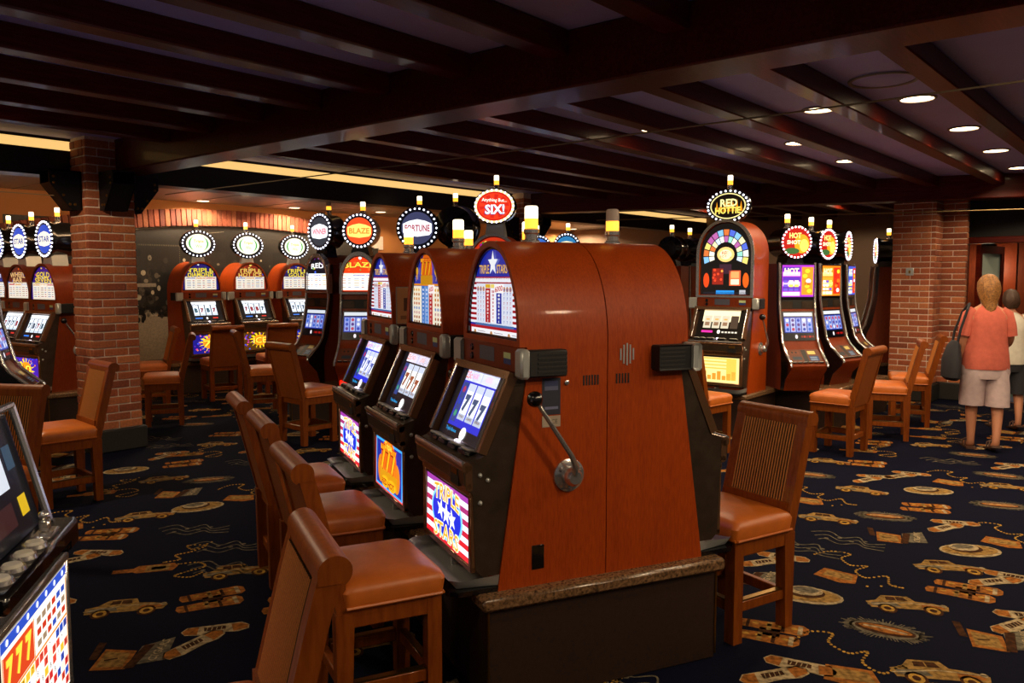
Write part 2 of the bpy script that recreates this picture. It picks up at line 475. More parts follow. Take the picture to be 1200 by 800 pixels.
# bulkhead (dark fascia) with the lit cove slot along its top
bulk = solo('bulkhead', 'bulkhead_dark', lambda m: uvbox(m, -6, 16, BULK_V, BULK_V + 0.25, 2.43, 2.655), ceiling)
solo('cove_light', 'cove_glow', lambda m: uvbox(m, -6, 16, BULK_V + 0.004, BULK_V + 0.10, 2.655, 2.735), ceiling)
solo('bulkhead_cap', 'bulkhead_dark', lambda m: uvbox(m, -6, 16, BULK_V, BULK_V + 0.25, 2.735, 2.80), ceiling)
solo('added_fill_strip', 'added_fill_glow', lambda m: uvbox(m, -5, 13, BULK_V + 0.25, BULK_V + 0.262, 2.50, 2.56), ceiling)  # unseen glowing strip, added to brighten the low ceiling and orange wall
low = solo('ceiling_low', 'low_ceiling', lambda m: uvbox(m, -8, 18, BULK_V + 0.2, 20, LOW_CEIL, LOW_CEIL + 0.05))
tag(low, 'lower silvery ceiling beyond the dark bulkhead', 'ceiling', kind='structure')
# panel seams of the low ceiling
for i in range(16):
    solo('ceiling_batten', 'trim_white', lambda m: uvbox(m, i * 1.1 - 4, i * 1.1 - 3.985, BULK_V + 0.25, 16, LOW_CEIL - 0.006, LOW_CEIL), low)

# mural wall behind the three machines
B1 = at(237, 11.1)                                  # front of the first machine by the mural
WALL_V = B1.dot(V) + 0.62
wall_left = solo('wall_left', 'orange_wall', lambda m: uvbox(m, -4, 15.5, WALL_V, WALL_V + 0.2, 0, LOW_CEIL))
tag(wall_left, 'orange lit back wall with brick arch and old street photograph', 'wall', kind='structure')
# direction: local x = U, local z up, facing -V ; arch in the wall plane
ARC_U0 = at(165, 11.0).dot(U); ARC_U1 = at(392, 13.5).dot(U); ARC_C = (ARC_U0 + ARC_U1) / 2 - 0.1
def arch_z(u): return 2.30 - 0.055 * ((u - ARC_C) / 1.6) ** 2 * 1.6
bk = MB(); bk.box(-0.033, 0.033, -0.05, 0.02, 0, 0.235, 0.004); bk = bk.mesh('brick', 'brick_arch')
u = ARC_U0 - 1.6
solo('mortar_band', 'mortar', lambda m: [uvbox(m, ARC_U0 - 1.65 + i * 0.1, ARC_U0 - 1.55 + i * 0.1, WALL_V - 0.035, WALL_V, arch_z(ARC_U0 - 1.6 + i * 0.1), arch_z(ARC_U0 - 1.6 + i * 0.1) + 0.23) for i in range(60)], wall_left)
while u < ARC_U1 + 0.8:
    link('brick', bk, wall_left, UV(u, WALL_V - 0.02, arch_z(u)), (0, -0.045 * (u - ARC_C) * -1, ROT_U)); u += 0.078
# old street photograph, a flat print pasted on the wall
def mural(a):
    W0, W1, T = ARC_U0 - 1.6, ARC_U1 + 1.0, 2.31
    a.rect(W0, 0.3, W1, T, '#221c17').up()
    r = random.Random(3)
    a.rect(W0, 0.3, W1, 1.08, '#9a8a74')
    for i in range(9): a.rect(W0 + i * 0.62, 1.0, W0 + i * 0.62 + r.uniform(.3, .6), r.uniform(1.5, 2.0), r.choice(['#1d1814', '#2a241e', '#120f0c']))
    a.up()
    for i in range(900):                              # crowd and street signs
        x = r.uniform(W0, W1); z = 1.02 + abs(r.gauss(0, .32)); q = r.uniform(.012, .045)
        a.ell(x, z, q, q * r.uniform(.7, 1.6), r.choice(['#8f8371', '#5e5548', '#b5a88f', '#2b251f', '#0e0b09', '#3c342b']), 7)
    for i in range(200):
        x = r.uniform(W0, W1); z = r.uniform(.95, 1.4); q = r.uniform(.02, .05)
        a.ell(x, z, q, q * 1.5, r.choice(['#0e0b09', '#181310', '#453c32']), 7)
    a.up()
    for i in range(40):                               # dotted sign frame and wires
        x = ARC_U0 + 0.02 + i * 0.012 * 1.6
        if x < ARC_U0 + 0.62: a.rect(x, 1.985, x + .008, 2.005, '#6c6353')
    for i in range(18): a.rect(ARC_U0 + .6, 1.97 - i * .03, ARC_U0 + .612, 1.985 - i * .03, '#5a5245')
    a.stroke([(ARC_U0 - .1, 2.19), (ARC_U0 + .45, 2.25)], .008, '#7b7264')
    a.stroke([(ARC_U0 + .65, 2.14), (ARC_U0 + 1.3, 2.22)], .008, '#7b7264')
    for i in range(5): a.rect(ARC_U0 - .1 + i * .9, 1.42, ARC_U0 + .25 + i * .9, 1.47, '#8b8070')
me = Art(); mural(me); me = me.mesh('street_photograph', 'mural_print', o=V * (WALL_V - 0.012), ex=U, ey=(0, 0, 1), en=-V)
link('street_photograph', me, wall_left)

# far beige wall behind the right machines, dark wall and doorway on the right
wall_back = solo('wall_back', 'beige_wall', lambda m: uvbox(m, 15.2, 15.4, -7, 12, 0, CEIL))
tag(wall_back, 'plain beige wall behind the right hand machines', 'wall', kind='structure')

# ------------------------------------------------------------------ brick columns
BRICK_C, BRICK_T = 0.0725, 0.05
BRICK_MESH = {}
def brick_mesh(L):
    L = round(L, 4)
    if L not in BRICK_MESH:
        m = MB(); m.box(0.005, L - 0.005, 0, BRICK_T, 0.005, BRICK_C - 0.006, 0.004)
        BRICK_MESH[L] = m.mesh('brick', 'brick')
    return BRICK_MESH[L]
def brick_faces(parent, lu, lv, z0, z1, faces='frlb'):
    """running bond on the faces of a lu x lv shaft, local x along U; f = face to -V, l = face to -U"""
    n = int((z1 - z0) / BRICK_C)
    for i in range(n):
        z = z0 + i * BRICK_C
        for fc in faces:
            rear = 0 if 'b' in faces else BRICK_T
            L = lu if fc in 'fb' else lv - 2 * BRICK_T + rear
            cuts = [0, .5, 1] if i % 2 == 0 else [0, .25, .75, 1]
            for c0, c1 in zip(cuts[:-1], cuts[1:]):
                a0 = -L / 2 + c0 * L; w = (c1 - c0) * L; j = random.uniform(-.002, .002)
                if fc == 'f': loc, rz = (a0, -lv / 2 + j, z), 0
                elif fc == 'b': loc, rz = (-a0, lv / 2 + j, z), PI
                elif fc == 'l': loc, rz = (-lu / 2 + j, -a0 + rear / 2, z), -PI / 2
                else: loc, rz = (lu / 2 + j, a0 + rear / 2, z), PI / 2
                link('brick', brick_mesh(w), parent, loc, (0, 0, rz))
def bracket(parent, dirn, lu, lv, z):
    """black steel gusset with bolts under a beam; dirn in l r f"""
    pts = [(0, 0), (0, .33), (.26, .33), (.26, .22), (.09, 0)]
    me = CACHE.get('bracket')
    if me is None:
        m = MB(); m.prism(pts, 'y', -.1, -.088); m.prism(pts, 'y', .088, .1); m.box(0, .012, -.1, .1, 0, .33); m.box(0, .26, -.1, .1, .318, .33)
        m.add([(.26, -.1, .22), (.26, .1, .22), (.09, .1, 0), (.09, -.1, 0)], [(0, 1, 2, 3)])
        me = CACHE['bracket'] = m.mesh('steel_bracket', 'black_steel')
    rz = {'l': PI, 'r': 0, 'f': -PI / 2}[dirn]
    loc = {'l': (-lu / 2, 0, z), 'r': (lu / 2, 0, z), 'f': (0, -lv / 2, z)}[dirn]
    br = link('steel_bracket', me, parent, loc, (0, 0, rz))
    for (x, zz) in ((.225, .27), (.225, .22), (.15, .12), (.1, .045), (.06, .045)):
        for sy in (-1, 1):
            part(br, 'bolt', 'bolt', 'brass', lambda m: m.lathe([(.012, -.006), (.012, .004), (.006, .009)], axis='y', n=8), (x, sy * .1, zz), (0, 0, 0 if sy > 0 else PI))
    return br
def brick_column(label, uc, vc, lu, lv, top, zbase, z0bricks, faces, brackets):
    t = thing('brick_column', label, 'column', UV(uc, vc, 0), rotz=ROT_U)
    t['kind'] = 'structure'
    solo('mortar_core', 'mortar', lambda m: m.box(-lu / 2 + .009, lu / 2 - .009, -lv / 2 + .009, lv / 2 - .009, zbase - .02, top), t)
    solo('column_base', 'column_base', lambda m: m.box(-lu / 2 - .03, lu / 2 + .03, -lv / 2 - .03, lv / 2 + .03, 0, zbase, .01), t)
    brick_faces(t, lu, lv, z0bricks, top, faces)
    for d in brackets: bracket(t, d, lu, lv, 2.13)
    return t
LC = on_z(168, 523)                                   # right foot of the left column
brick_column('brick column with black steel brackets standing on the left', LC.dot(U) - .21, LC.dot(V) + .17, .42, .36, CEIL, .2, .2, 'flr', 'lrf')
RC = on_z(1088, 471)                                  # near foot of the right column
rc = brick_column('brick column beside the doorway on the right', RC.dot(U) + .17, RC.dot(V) + .24, .36, .5, CEIL, .22, .22, 'fl', '')
# brick pier stepped back beside the doorway
pier = thing('brick_pier', 'narrow brick pier stepped back between column and doorway', 'column', UV(RC.dot(U) + .42, RC.dot(V) - .13, 0), rotz=ROT_U); pier['kind'] = 'structure'
solo('mortar_core', 'mortar', lambda m: m.box(-.051, .051, -.141, .22, .2, CEIL), pier)
solo('column_base', 'column_base', lambda m: m.box(-.07, .07, -.16, .22, 0, .22, .01), pier)
for i in range(34):
    link('brick', brick_mesh(.29 if i % 2 else .15), pier, (-.06, .14 if i % 2 else 0.0, .22 + i * BRICK_C), (0, 0, -PI / 2))
    if i % 2 == 0: link('brick', brick_mesh(.14), pier, (-.06, .14, .22 + i * BRICK_C), (0, 0, -PI / 2))
    link('brick', brick_mesh(.11), pier, (-.055, -.15, .22 + i * BRICK_C))
mc = thing('brick_column', 'brick column seen above the middle machines, black brackets below its top', 'column', at(613, 12.0, 0, 2.5), rotz=ROT_U); mc['kind'] = 'structure'
solo('mortar_core', 'mortar', lambda m: m.box(-.2, .2, -.17, .17, .2, CEIL), mc)
solo('column_base', 'column_base', lambda m: m.box(-.24, .24, -.21, .21, 0, .2, .01), mc)
brick_faces(mc, .42, .36, 1.6, CEIL, 'fl')
for d in 'lrf': bracket(mc, d, .42, .36, 2.08)

# tension cables under the beams
def cable(name, label, pts, r, mat):
    o = solo(name, mat, lambda m: m.tube(pts, r, 6)); return tag(o, label, 'cable')
cable('steel_cable', 'thin cable strung along the near mahogany beam', [UV(3.68, 7.2, 2.30), UV(3.68, 3.5, 2.285), UV(3.68, -2.5, 2.31)], .0045, 'cord')
nb = Vector((-B2D.y, B2D.x, 0))
cable('rope', 'tan rope strung below the far beam past the right brick column', [B2A + B2D * 1.2 - nb * .45 + Vector((0, 0, 2.33)), B2A + B2D * 5 - nb * .45 + Vector((0, 0, 2.315)), B2A + B2D * 8.6 - nb * .45 + Vector((0, 0, 2.33))], .007, 'rope')
cable('steel_cable', 'thin cable running from the left column along the bulkhead', [UV(LC.dot(U) - .4, BULK_V - .1, 2.25), UV(-5, BULK_V - .1, 2.25)], .0045, 'cord')

# ------------------------------------------------------------------ doorway wall on the right
DU = 11.75
DV0 = on_z(1106, 470).dot(V) + .1
wall_right = solo('wall_right', 'dark_wall', lambda m: (uvbox(m, DU, DU + .15, -5, DV0 + .02, 2.06, CEIL), uvbox(m, DU, DU + .15, -5, -2.0, 0, 2.06)))
tag(wall_right, 'dark header wall over the corridor doorway', 'wall', kind='structure')
door_1 = thing('door_1', 'dark wooden door frame with etched glass leaf beside the brick pier', 'door', UV(DU, DV0, 0), rotz=ROT_U - PI / 2); door_1['kind'] = 'structure'
# local x = -V (to the right), local y = U (away)
solo('door_post', 'mahogany', lambda m: m.box(0, .11, -.05, .12, 0, 2.06, .008), door_1)
solo('door_post', 'panel_wood', lambda m: m.box(.13, .2, -.02, .1, 0, 2.06, .008), door_1)
solo('door_head', 'mahogany', lambda m: m.box(.0, 3.2, -.04, .12, 1.98, 2.06, .008), door_1)
leaf = solo('door_leaf', 'mahogany', lambda m: (m.box(.24, .29, .06, .14, 0, 1.96), m.box(.24, .29, .82, .92, 0, 1.96), m.box(.24, .29, .06, .9, 0, .3), m.box(.24, .29, .06, .9, 1.86, 1.96)), door_1, (0.04, 0, 0), (0, 0, math.radians(-9)))
solo('glass_pane', 'frosted_glass', lambda m: m.box(.258, .272, .14, .82, .3, 1.86), leaf)
def etch(a):
    for z in (.7, 1.0, 1.3):
        for s in (-1, 1):
            a.stroke([(.48 + s * .02, z - .14), (.48 + s * .12, z - .05), (.48 + s * .05, z + .04), (.48 + s * .1, z + .12)], .012, '#4c5a55')
        a.ell(.48, z, .03, .05, '#5a3a34', 10)
link('etched_ornament', (lambda A: (etch(A), A.mesh('etched_ornament', 'print_flat', o=(.274, 0, 0), ex=(0, 1, 0), en=(1, 0, 0)))[1])(Art()), leaf)
cf = solo('floor_corridor', 'corridor_floor', lambda m: uvbox(m, DU + .35, 17.5, -6, DV0 + .5, .0, .012)); tag(cf, 'green corridor carpet beyond the doorway', 'carpet', kind='structure')
plain('threshold', '#26304f', .8)
th = solo('trim_1', 'threshold', lambda m: uvbox(m, DU - .1, DU + .35, -5, DV0, .0, .012)); tag(th, 'blue threshold strip across the doorway', 'threshold', kind='structure')
cw = solo('wall_corridor', 'panel_wood', lambda m: (uvbox(m, 14.8, 15.0, -7, DV0 + .5, 0, 2.5), uvbox(m, DU + .15, 14.9, DV0 + .45, DV0 + .5, 0, 2.5)))
tag(cw, 'red-brown panelled wood wall inside the corridor', 'wall', kind='structure')
for i in range(6): solo('wall_panel', 'cherry_dark', lambda m: uvbox(m, 14.775, 14.8, DV0 - .3 - i * .8, DV0 + .25 - i * .8, .25, 2.2), cw)
cc = solo('ceiling_corridor', 'dark_wall', lambda m: uvbox(m, DU + .1, 15.2, -7, DV0 + .5, 2.42, 2.5)); tag(cc, 'dark corridor ceiling', 'ceiling', kind='structure')

# ------------------------------------------------------------------ ceiling downlights
def downlight(label, p, r=.105, watts=SPOT_W, cone=150, blend=.4, group=None, col=(1, .76, .49)):
    t = thing('downlight', label, 'downlight', p, rotz=0, group=group)
    part(t, 'trim_ring', ('dl', r), 'trim_white', lambda m: m.lathe([(r, 0), (r + .018, 0), (r + .018, -.006), (r, -.01), (r, 0)], n=20))
    part(t, 'lens', ('dle', r), 'lamp_lens', lambda m: m.lathe([(r, -.004), (r, -.002)], n=20))
    L = bpy.data.lights.new('downlight_beam', 'SPOT'); L.energy = watts; L.color = col
    L.spot_size = math.radians(cone); L.spot_blend = blend; L.shadow_soft_size = r
    o = link('downlight_beam', L, t, (0, 0, -.03))
    return t
for px, py, lab in ((960, 128, 'recessed ceiling downlight nearest the white speaker disc, on its left'), (1075, 115, 'recessed ceiling downlight just right of the speaker disc'),
                    (1130, 150, 'second recessed downlight of the bay with the speaker disc'), (1167, 176, 'third recessed downlight of the bay with the speaker disc'),
                    (1195, 196, 'recessed downlight at the right photo edge, close to the far beam'), (935, 167, 'recessed downlight in the third bay, above the round machine toppers'),
                    (993, 188, 'small recessed downlight close in front of the far beam'), (767, 151, 'recessed downlight farthest left of those between the beams')):
    downlight(lab, on_z(px, py, CEIL - .001), watts=SPOT_W)
for px, py, lab in ((238, 235, 'downlight in the low ceiling above the first mural machine'), (345, 243, 'downlight in the low ceiling above the third mural machine'),
                    (446, 248, 'downlight in the low ceiling above the round chrome topper'), (672, 268, 'downlight in the low ceiling right of the middle column')):
    downlight(lab, on_z(px, py, LOW_CEIL - .001), watts=SPOT_W * 1.5, cone=165, blend=.2, r=.09)
for u_, v_, lab in ((13.0, DV0 - .7, 'unseen added downlight in the corridor ceiling close to the glass door'), (13.3, DV0 - 2.2, 'unseen added downlight farther right in the corridor ceiling')):  # both unseen, added to brighten the dark corridor
    downlight(lab, UV(u_, v_, 2.419), watts=SPOT_W * .5)
OFF = 'unseen recessed ceiling downlight set in to light the room'
BAY = lambda k: 1.4875 + 0.655 * k                  # middle of the k-th bay between joists
for u, k, w in ((6.0, -2, 1), (7.5, -2, 1), (9.0, -2, 1), (7.5, -4, 1), (4.6, -3, 1.3), (4.6, -5, 1.3), (2.2, -3, 1.2), (2.6, -5, 1.3), (.9, -4, 1.2), (0.1, 0, .5), (-1.5, 2, .2), (1.6, 7, 2.2), (-.2, 6, .2), (0.1, 4, .25), (13.2, 1, 1), (13.2, 4, 1), (13.2, -2, 1), (12.6, 7, .8)):  # some inferred; left-column and far-wall ones only added to brighten those
    downlight(OFF, UV(u, BAY(k), CEIL - .001), watts=SPOT_W * w, cone=165, blend=.15, group='downlights out of view')
sp = on_z(1035, 93, CEIL)
t = thing('ceiling_speaker', 'round white speaker grille flush in the ceiling between two joists', 'speaker', sp, rotz=0)
part(t, 'rim', 'csp', 'trim_white', lambda m: m.lathe([(.19, 0), (.205, -.002), (.2, -.012), (.18, -.01), (.18, 0)], n=32))
part(t, 'grille', 'csg', 'ceiling_panel', lambda m: m.lathe([(.18, -.003), (.15, -.012), (.0, -.014)], n=32))
# corridor lantern
ln = at(1158, 12.6, 0, 1.85); ln.z = 1.78
t = thing('wall_lantern', 'lit hanging lantern in the corridor beyond the doorway', 'lantern', ln, rotz=.4)
part(t, 'cap', 'lanc', 'black_steel', lambda m: (m.lathe([(.14, .22), (.1, .28), (.03, .32)], n=8), m.tube([(0, 0, .3), (0, 0, .72)], .012, 6), m.lathe([(.13, 0), (.13, .02)], n=8), [m.tube([(.12 * math.cos(a), .12 * math.sin(a), 0), (.12 * math.cos(a), .12 * math.sin(a), .24)], .012, 4) for a in (0, PI / 2, PI, 1.5 * PI)]))
plain('lantern_glass', '#fff2dc', .4, emit='#ffe6c0', strength=4)
part(t, 'lantern_glass', 'lang', 'lantern_glass', lambda m: m.lathe([(.09, .02), (.1, .12), (.09, .22)], n=8))
L = bpy.data.lights.new('lantern_light', 'POINT'); L.energy = 22; L.color = (1, .72, .45); L.shadow_soft_size = .1
link('lantern_light', L, t, (0, 0, -.1))
# ================================================================== SLOT MACHINES
# local frame of a machine: x to the player's right, -y towards the player, z up from the counter it stands on
BASE_Z = 0.42
MW = 0.28                                             # half width of a cabinet
def arch_pts(w, z0, spring, apex, n=40, e=2.08):
    """counter-clockwise outline (x, z): straight sides up to spring, then a rounded arch"""
    spring = max(spring, z0)
    P = [(-w, z0), (w, z0)]
    if spring > z0 + 1e-4: P.append((w, spring))
    for k in range(1, n):
        a = PI * k / n; c, s_ = math.cos(a), math.sin(a)
        P.append((w * math.copysign(abs(c) ** (2 / e), c), spring + (apex - spring) * abs(s_) ** (2 / e)))
    if spring > z0 + 1e-4: P.append((-w, spring))
    return P
# ------------------------------------------------------------------ glass artwork
def digits(r, n): return ''.join(r.choice('123456789') if i == 0 else r.choice('000058') for i in range(n))
def pay_stars(a):
    a.rect(-.3, .87, .3, 1.3, '#1c2a9e').up()
    a.tf = lambda q: (q[0], .9 + (q[1] - .9) * .86)
    for i in range(9):                                   # red and white bars at the rim
        a.rect(-.3, .955 + i * .024, .3, .967 + i * .024, '#f2f4ff'); a.rect(-.3, .967 + i * .024, .3, .979 + i * .024, '#a01020')
    a.rect(-.3, 1.145, .3, 1.165, '#f4f6ff'); a.rect(-.3, .87, .3, .945, '#b01420').up()
    a.rect(-.178, .955, .178, 1.14, '#dfe6f7'); a.rect(-.19, .945, .19, .957, '#3d6aa8'); a.rect(-.235, .885, .235, .932, '#fbfaff').up()
    for x, c in ((-.082, '#b01822'), (-.028, '#f8f8ff'), (.028, '#1b2a9c')): a.rect(x - .0, .962, x + .05, 1.118, c)
    for x in (-.082, .028): a.rect(x, 1.12, x + .05, 1.137, '#e0b020')
    a.rect(-.028, 1.12, .024, 1.137, '#f0d870').up()
    rows = ['1600', '160', '80', '40', '25', '20', '10', '5', '2']
    for i, t in enumerate(rows):
        z = 1.104 - i * .0165
        a.text(t, -.057, z, .011, '#ffffff', fat=.045); a.text(str(int(t) * 2), -.003, z, .011, '#b01822', fat=.045); a.text(str(int(t) * 3), .053, z, .011, '#ffffff', fat=.045)
    for sx in (-1, 1):                                    # little sevens and emblems
        for j in range(3):
            for i in range(8):
                x = sx * (.102 + j * .029) + .002; z = 1.115 - i * .0205
                if i == 0: a.ell(x, z, .012, .012, '#c89060', 10); a.ell(x, z - .002, .007, .007, '#3048a8', 8)
                else: a.text('7', x, z, .013, ['#2a3aa0', '#2a3aa0', '#b02030', '#cc6070', '#2a3aa0', '#c06070', '#6070b0'][i - 1], fat=.03)
    a.rect(.01, 1.098, .098, 1.137, '#ffffff').up(); a.text('6000', .054, 1.117, .026, '#c02020', w=.075, fat=.02, rot=.12)
    for x in (-.19, -.02, .15):
        a.ell(x, .908, .014, .017, '#c08a58', 10)
        for i in range(3): a.rect(x + .025, .897 + i * .01, x + .095 + .02 * math.sin(x * 40 + i), .9 + i * .01, '#9a92a0')
    a.tf = None
    a.up(); a.text('TRIPLE', -.088, 1.162, .036, '#5a2a10', w=.105, fat=.035); a.text('STARS', .088, 1.162, .036, '#5a2a10', w=.105, fat=.035)
    a.up(); a.text('TRIPLE', -.088, 1.162, .033, '#f0c070', w=.1, fat=.01); a.text('STARS', .088, 1.162, .033, '#f0c070', w=.1, fat=.01)
    a.star(0, 1.184, .05, '#f4f8ff')
def sevens_logo(a, x, z, s, gold='#f0a818'):
    a.ell(x, z, .085 * s, .075 * s, '#d86010', 20).up()
    a.rect(x - .09 * s, z - .075 * s, x + .09 * s, z - .03 * s, '#c88a10'); a.up()
    for i in (-1, 0, 1): a.text('7', x + i * .055 * s, z + .01 * s, .085 * s, '#8a2408', fat=.08)
    a.up()
    for i in (-1, 0, 1): a.text('7', x + i * .055 * s, z + .01 * s, .08 * s, gold, fat=.03)
    a.rect(x - .075 * s, z + .035 * s, x + .075 * s, z + .05 * s, '#c02010')
def pay_sevens(a):
    a.rect(-.3, .87, .3, 1.3, '#2436a0').up()
    a.rect(-.3, 1.09, .3, 1.1, '#e08a20'); a.rect(-.3, .87, .3, .9, '#d8801c'); a.rect(-.235, .9, .235, 1.088, '#f3ecd6').up()
    for x, c in ((-.085, '#3a78c8'), (-.03, '#5a90d8'), (.028, '#b02028')): a.rect(x, .9, x + .052, 1.088, c)
    for i in range(5): a.stroke([(-.23 + i * .02, 1.12), (-.16, 1.2), (-.05, 1.27)], .006, ['#c0303c', '#e8c050', '#4878d0'][i % 3])
    for i in range(5): a.stroke([(.23 - i * .02, 1.12), (.16, 1.2), (.05, 1.27)], .006, ['#c0303c', '#e8c050', '#4878d0'][i % 3])
    a.up()
    for i in range(9):
        for x in (-.059, -.004, .054): a.text(str([900, 300, 160, 80, 40, 20, 10, 5, 2][i]), x, 1.07 - i * .0195, .011, '#ffffff', fat=.02)
    for sx in (-1, 1):
        for j in range(3):
            for i in range(8):
                x = sx * (.125 + j * .036); z = 1.07 - i * .0225
                a.ell(x, z, .011, .008, ['#d8981c', '#b86a1a', '#c87820', '#b85a30', '#7088c0', '#c09090', '#a05030', '#804020'][i], 8)
    a.rect(.02, 1.055, .11, 1.095, '#fff4f4').up(); a.text('600', .065, 1.075, .024, '#c02020', w=.06, fat=.02, rot=.12); a.up()
    sevens_logo(a, 0, 1.17, 1.0)
    for sx in (-1, 1): a.ell(sx * .14, 1.16, .018, .02, '#d8a020', 12); a.text('7', sx * .15, 1.125, .03, '#d8a020', fat=.03)
def pay_game(top, logo, ink, pale='#efe3cf', seed=1, h0=.88, h1=1.26):
    def fn(a):
        r = random.Random(seed); m = h0 + (h1 - h0) * .52
        a.rect(-.3, h0 - .02, .3, h1 + .3, top).up()
        for i in range(26): a.ell(r.uniform(-.25, .25), r.uniform(m, h1), r.uniform(.006, .022), r.uniform(.006, .016), r.choice(['#ffd860', '#e86020', '#4060e0', '#ffffff', '#8030a0', '#38a040']), 8)
        a.rect(-.215, h0 + .03, .215, m, pale).up()
        for j in range(3):
            x = -.2 + j * .138
            a.rect(x, h0 + .045, x + .125, m - .012, '#fbf6ea'); a.rect(x, m - .03, x + .125, m - .012, r.choice(['#c05050', '#d09030', '#7070b0']))
        a.up()
        for j in range(3):
            for i in range(5):
                x = -.195 + j * .138; z = h0 + .055 + i * (m - h0 - .09) / 5
                a.rect(x + .005, z, x + .06, z + .008, r.choice(['#b08070', '#8090b0', '#b0a080'])); a.rect(x + .08, z, x + .11, z + .008, r.choice(['#b05050', '#6070a0', '#909090']))
        for i, t in enumerate(logo):
            z = h1 - .1 - i * .055
            a.text(t, 0, z, .06, '#2a1020', w=min(.36, .058 * len(t) + .04), fat=.06, bend=.01)
        a.up()
        for i, t in enumerate(logo): a.text(t, 0, h1 - .1 - i * .055, .054, ink, w=min(.35, .056 * len(t) + .04), fat=.025, bend=.01)
    return fn
def pay_fan(a):
    """stained-glass fan over lit panels"""
    a.rect(-.3, .87, .3, 1.62, '#14100e').up()
    cz = 1.27; cols = ['#e8e2b0', '#7fb8e8', '#f6f0d8', '#b060a0', '#e8d070', '#8fd0c0', '#d07038', '#5068d0', '#fff8e8', '#c8d8f0']
    r = random.Random(5)
    n = 13
    for k in range(n):
        a0 = -.35 + (PI + .7) * k / n; a1 = -.35 + (PI + .7) * (k + .86) / n
        for r0, r1 in ((.115, .165), (.172, .222)):
            pts = [(r0 * math.cos(a0), cz + r0 * math.sin(a0) * 1.1), (r1 * math.cos(a0), cz + r1 * math.sin(a0) * 1.1), (r1 * math.cos(a1), cz + r1 * math.sin(a1) * 1.1), (r0 * math.cos(a1), cz + r0 * math.sin(a1) * 1.1)]
            a.poly(pts, r.choice(cols))
    a.ell(0, cz + .01, .085, .07, '#f0c878', 20); a.rect(-.22, .9, .22, .93, '#1c1a20'); a.rect(-.09, .905, .09, .945, '#2888d8')
    a.rect(-.13, 1.0, -.02, 1.15, '#8a2418'); a.rect(.04, .99, .15, 1.13, '#e86038'); a.rect(-.06, 1.1, .06, 1.19, '#38202c')
    a.ell(-.19, 1.04, .03, .07, '#d84418', 12); a.ell(.2, 1.04, .03, .07, '#e05a18', 12); a.rect(.14, .9, .2, .95, '#a8a8b0').up()
    a.ell(0, cz + .01, .06, .045, '#fff0c0', 16); a.rect(.055, 1.0, .135, 1.05, '#ffe8c0'); a.rect(.055, 1.06, .135, 1.12, '#f6a060')
    for i in range(9): a.ell(r.uniform(-.12, -.03), r.uniform(1.01, 1.14), .012, .012, r.choice(['#f04828', '#f0a040', '#c02818']), 7)
    a.text('RED', 0, cz + .025, .03, '#b03010', fat=.03); a.text('HOTTIE', 0, cz - .008, .024, '#b03010', fat=.03)
# belly glasses: local plane 0.46 x 0.24 centred on 0
def belly_stars(a):
    a.rect(-.225, -.125, .225, .125, '#e8ecff').up()
    for i in range(6): a.rect(-.225, -.125 + i * .043, .225, -.104 + i * .043, ['#d01c28', '#d01c28', '#c02038', '#b02858', '#a03070', '#9838a0'][i])
    a.up(); a.ell(.0, -.005, .165, .105, '#7ac8f8', 28); a.up(); a.ell(0, -.005, .15, .093, '#1c2cc8', 28)
    a.up(); a.star(-.06, 0, .042, '#f4f8ff', rot=.2); a.star(.0, -.005, .046, '#ffffff'); a.star(.06, -.012, .042, '#f4f8ff', rot=-.2)
    for s, z, b in (('TRIPLE', .072, .012), ('STARS', -.08, .008)): a.text(s, 0, z, .068, '#fff4c8', w=.27, fat=.05, bend=b)
    a.up()
    for s, z, b in (('TRIPLE', .072, .012), ('STARS', -.08, .008)): a.text(s, 0, z, .06, '#f0a028', w=.26, fat=.012, bend=b)
def belly_sevens(a):
    a.rect(-.225, -.125, .225, .125, '#e05048').up(); a.rect(-.215, -.117, .215, .117, '#3aa0e8').up(); a.rect(-.2, -.107, .2, .107, '#1c2890').up()
    for s in (-1, 1): a.ell(s * .13, -.03, .05, .07, '#d07818', 14)
    sevens_logo(a, 0, .02, 1.5); a.up()
    a.text('Triple', 0, .095, .045, '#f8d040', fat=.02); a.ell(-.05, -.08, .06, .028, '#e8a818', 16); a.ell(.06, -.08, .06, .028, '#e8a818', 16)
    a.up(); a.text('RED HOT', 0, -.08, .03, '#9c3008', w=.2, fat=.03)
def belly_burst(seed, bg='#2a1c80', word='777'):
    def fn(a):
        r = random.Random(seed); a.rect(-.225, -.125, .225, .125, bg).up()
        for i in range(60): a.ell(r.uniform(-.21, .21), r.uniform(-.11, .11), .012, .01, r.choice(['#4038d0', '#c03090', '#3050e0', '#e08020', '#5020a0']), 6)
        a.up()
        for k in range(14): a.poly([(0, -.0), (.12 * math.cos(k * .4488 + .15), .1 * math.sin(k * .4488 + .15)), (.16 * math.cos(k * .4488 + .3), .11 * math.sin(k * .4488 + .3))], '#f0d020')
        a.up(); a.ell(0, 0, .1, .07, '#e89018', 18).up(); a.text(word, 0, 0, .085, '#a02010', w=.2, fat=.07); a.up(); a.text(word, 0, 0, .078, '#ffe848', w=.19, fat=.02)
    return fn
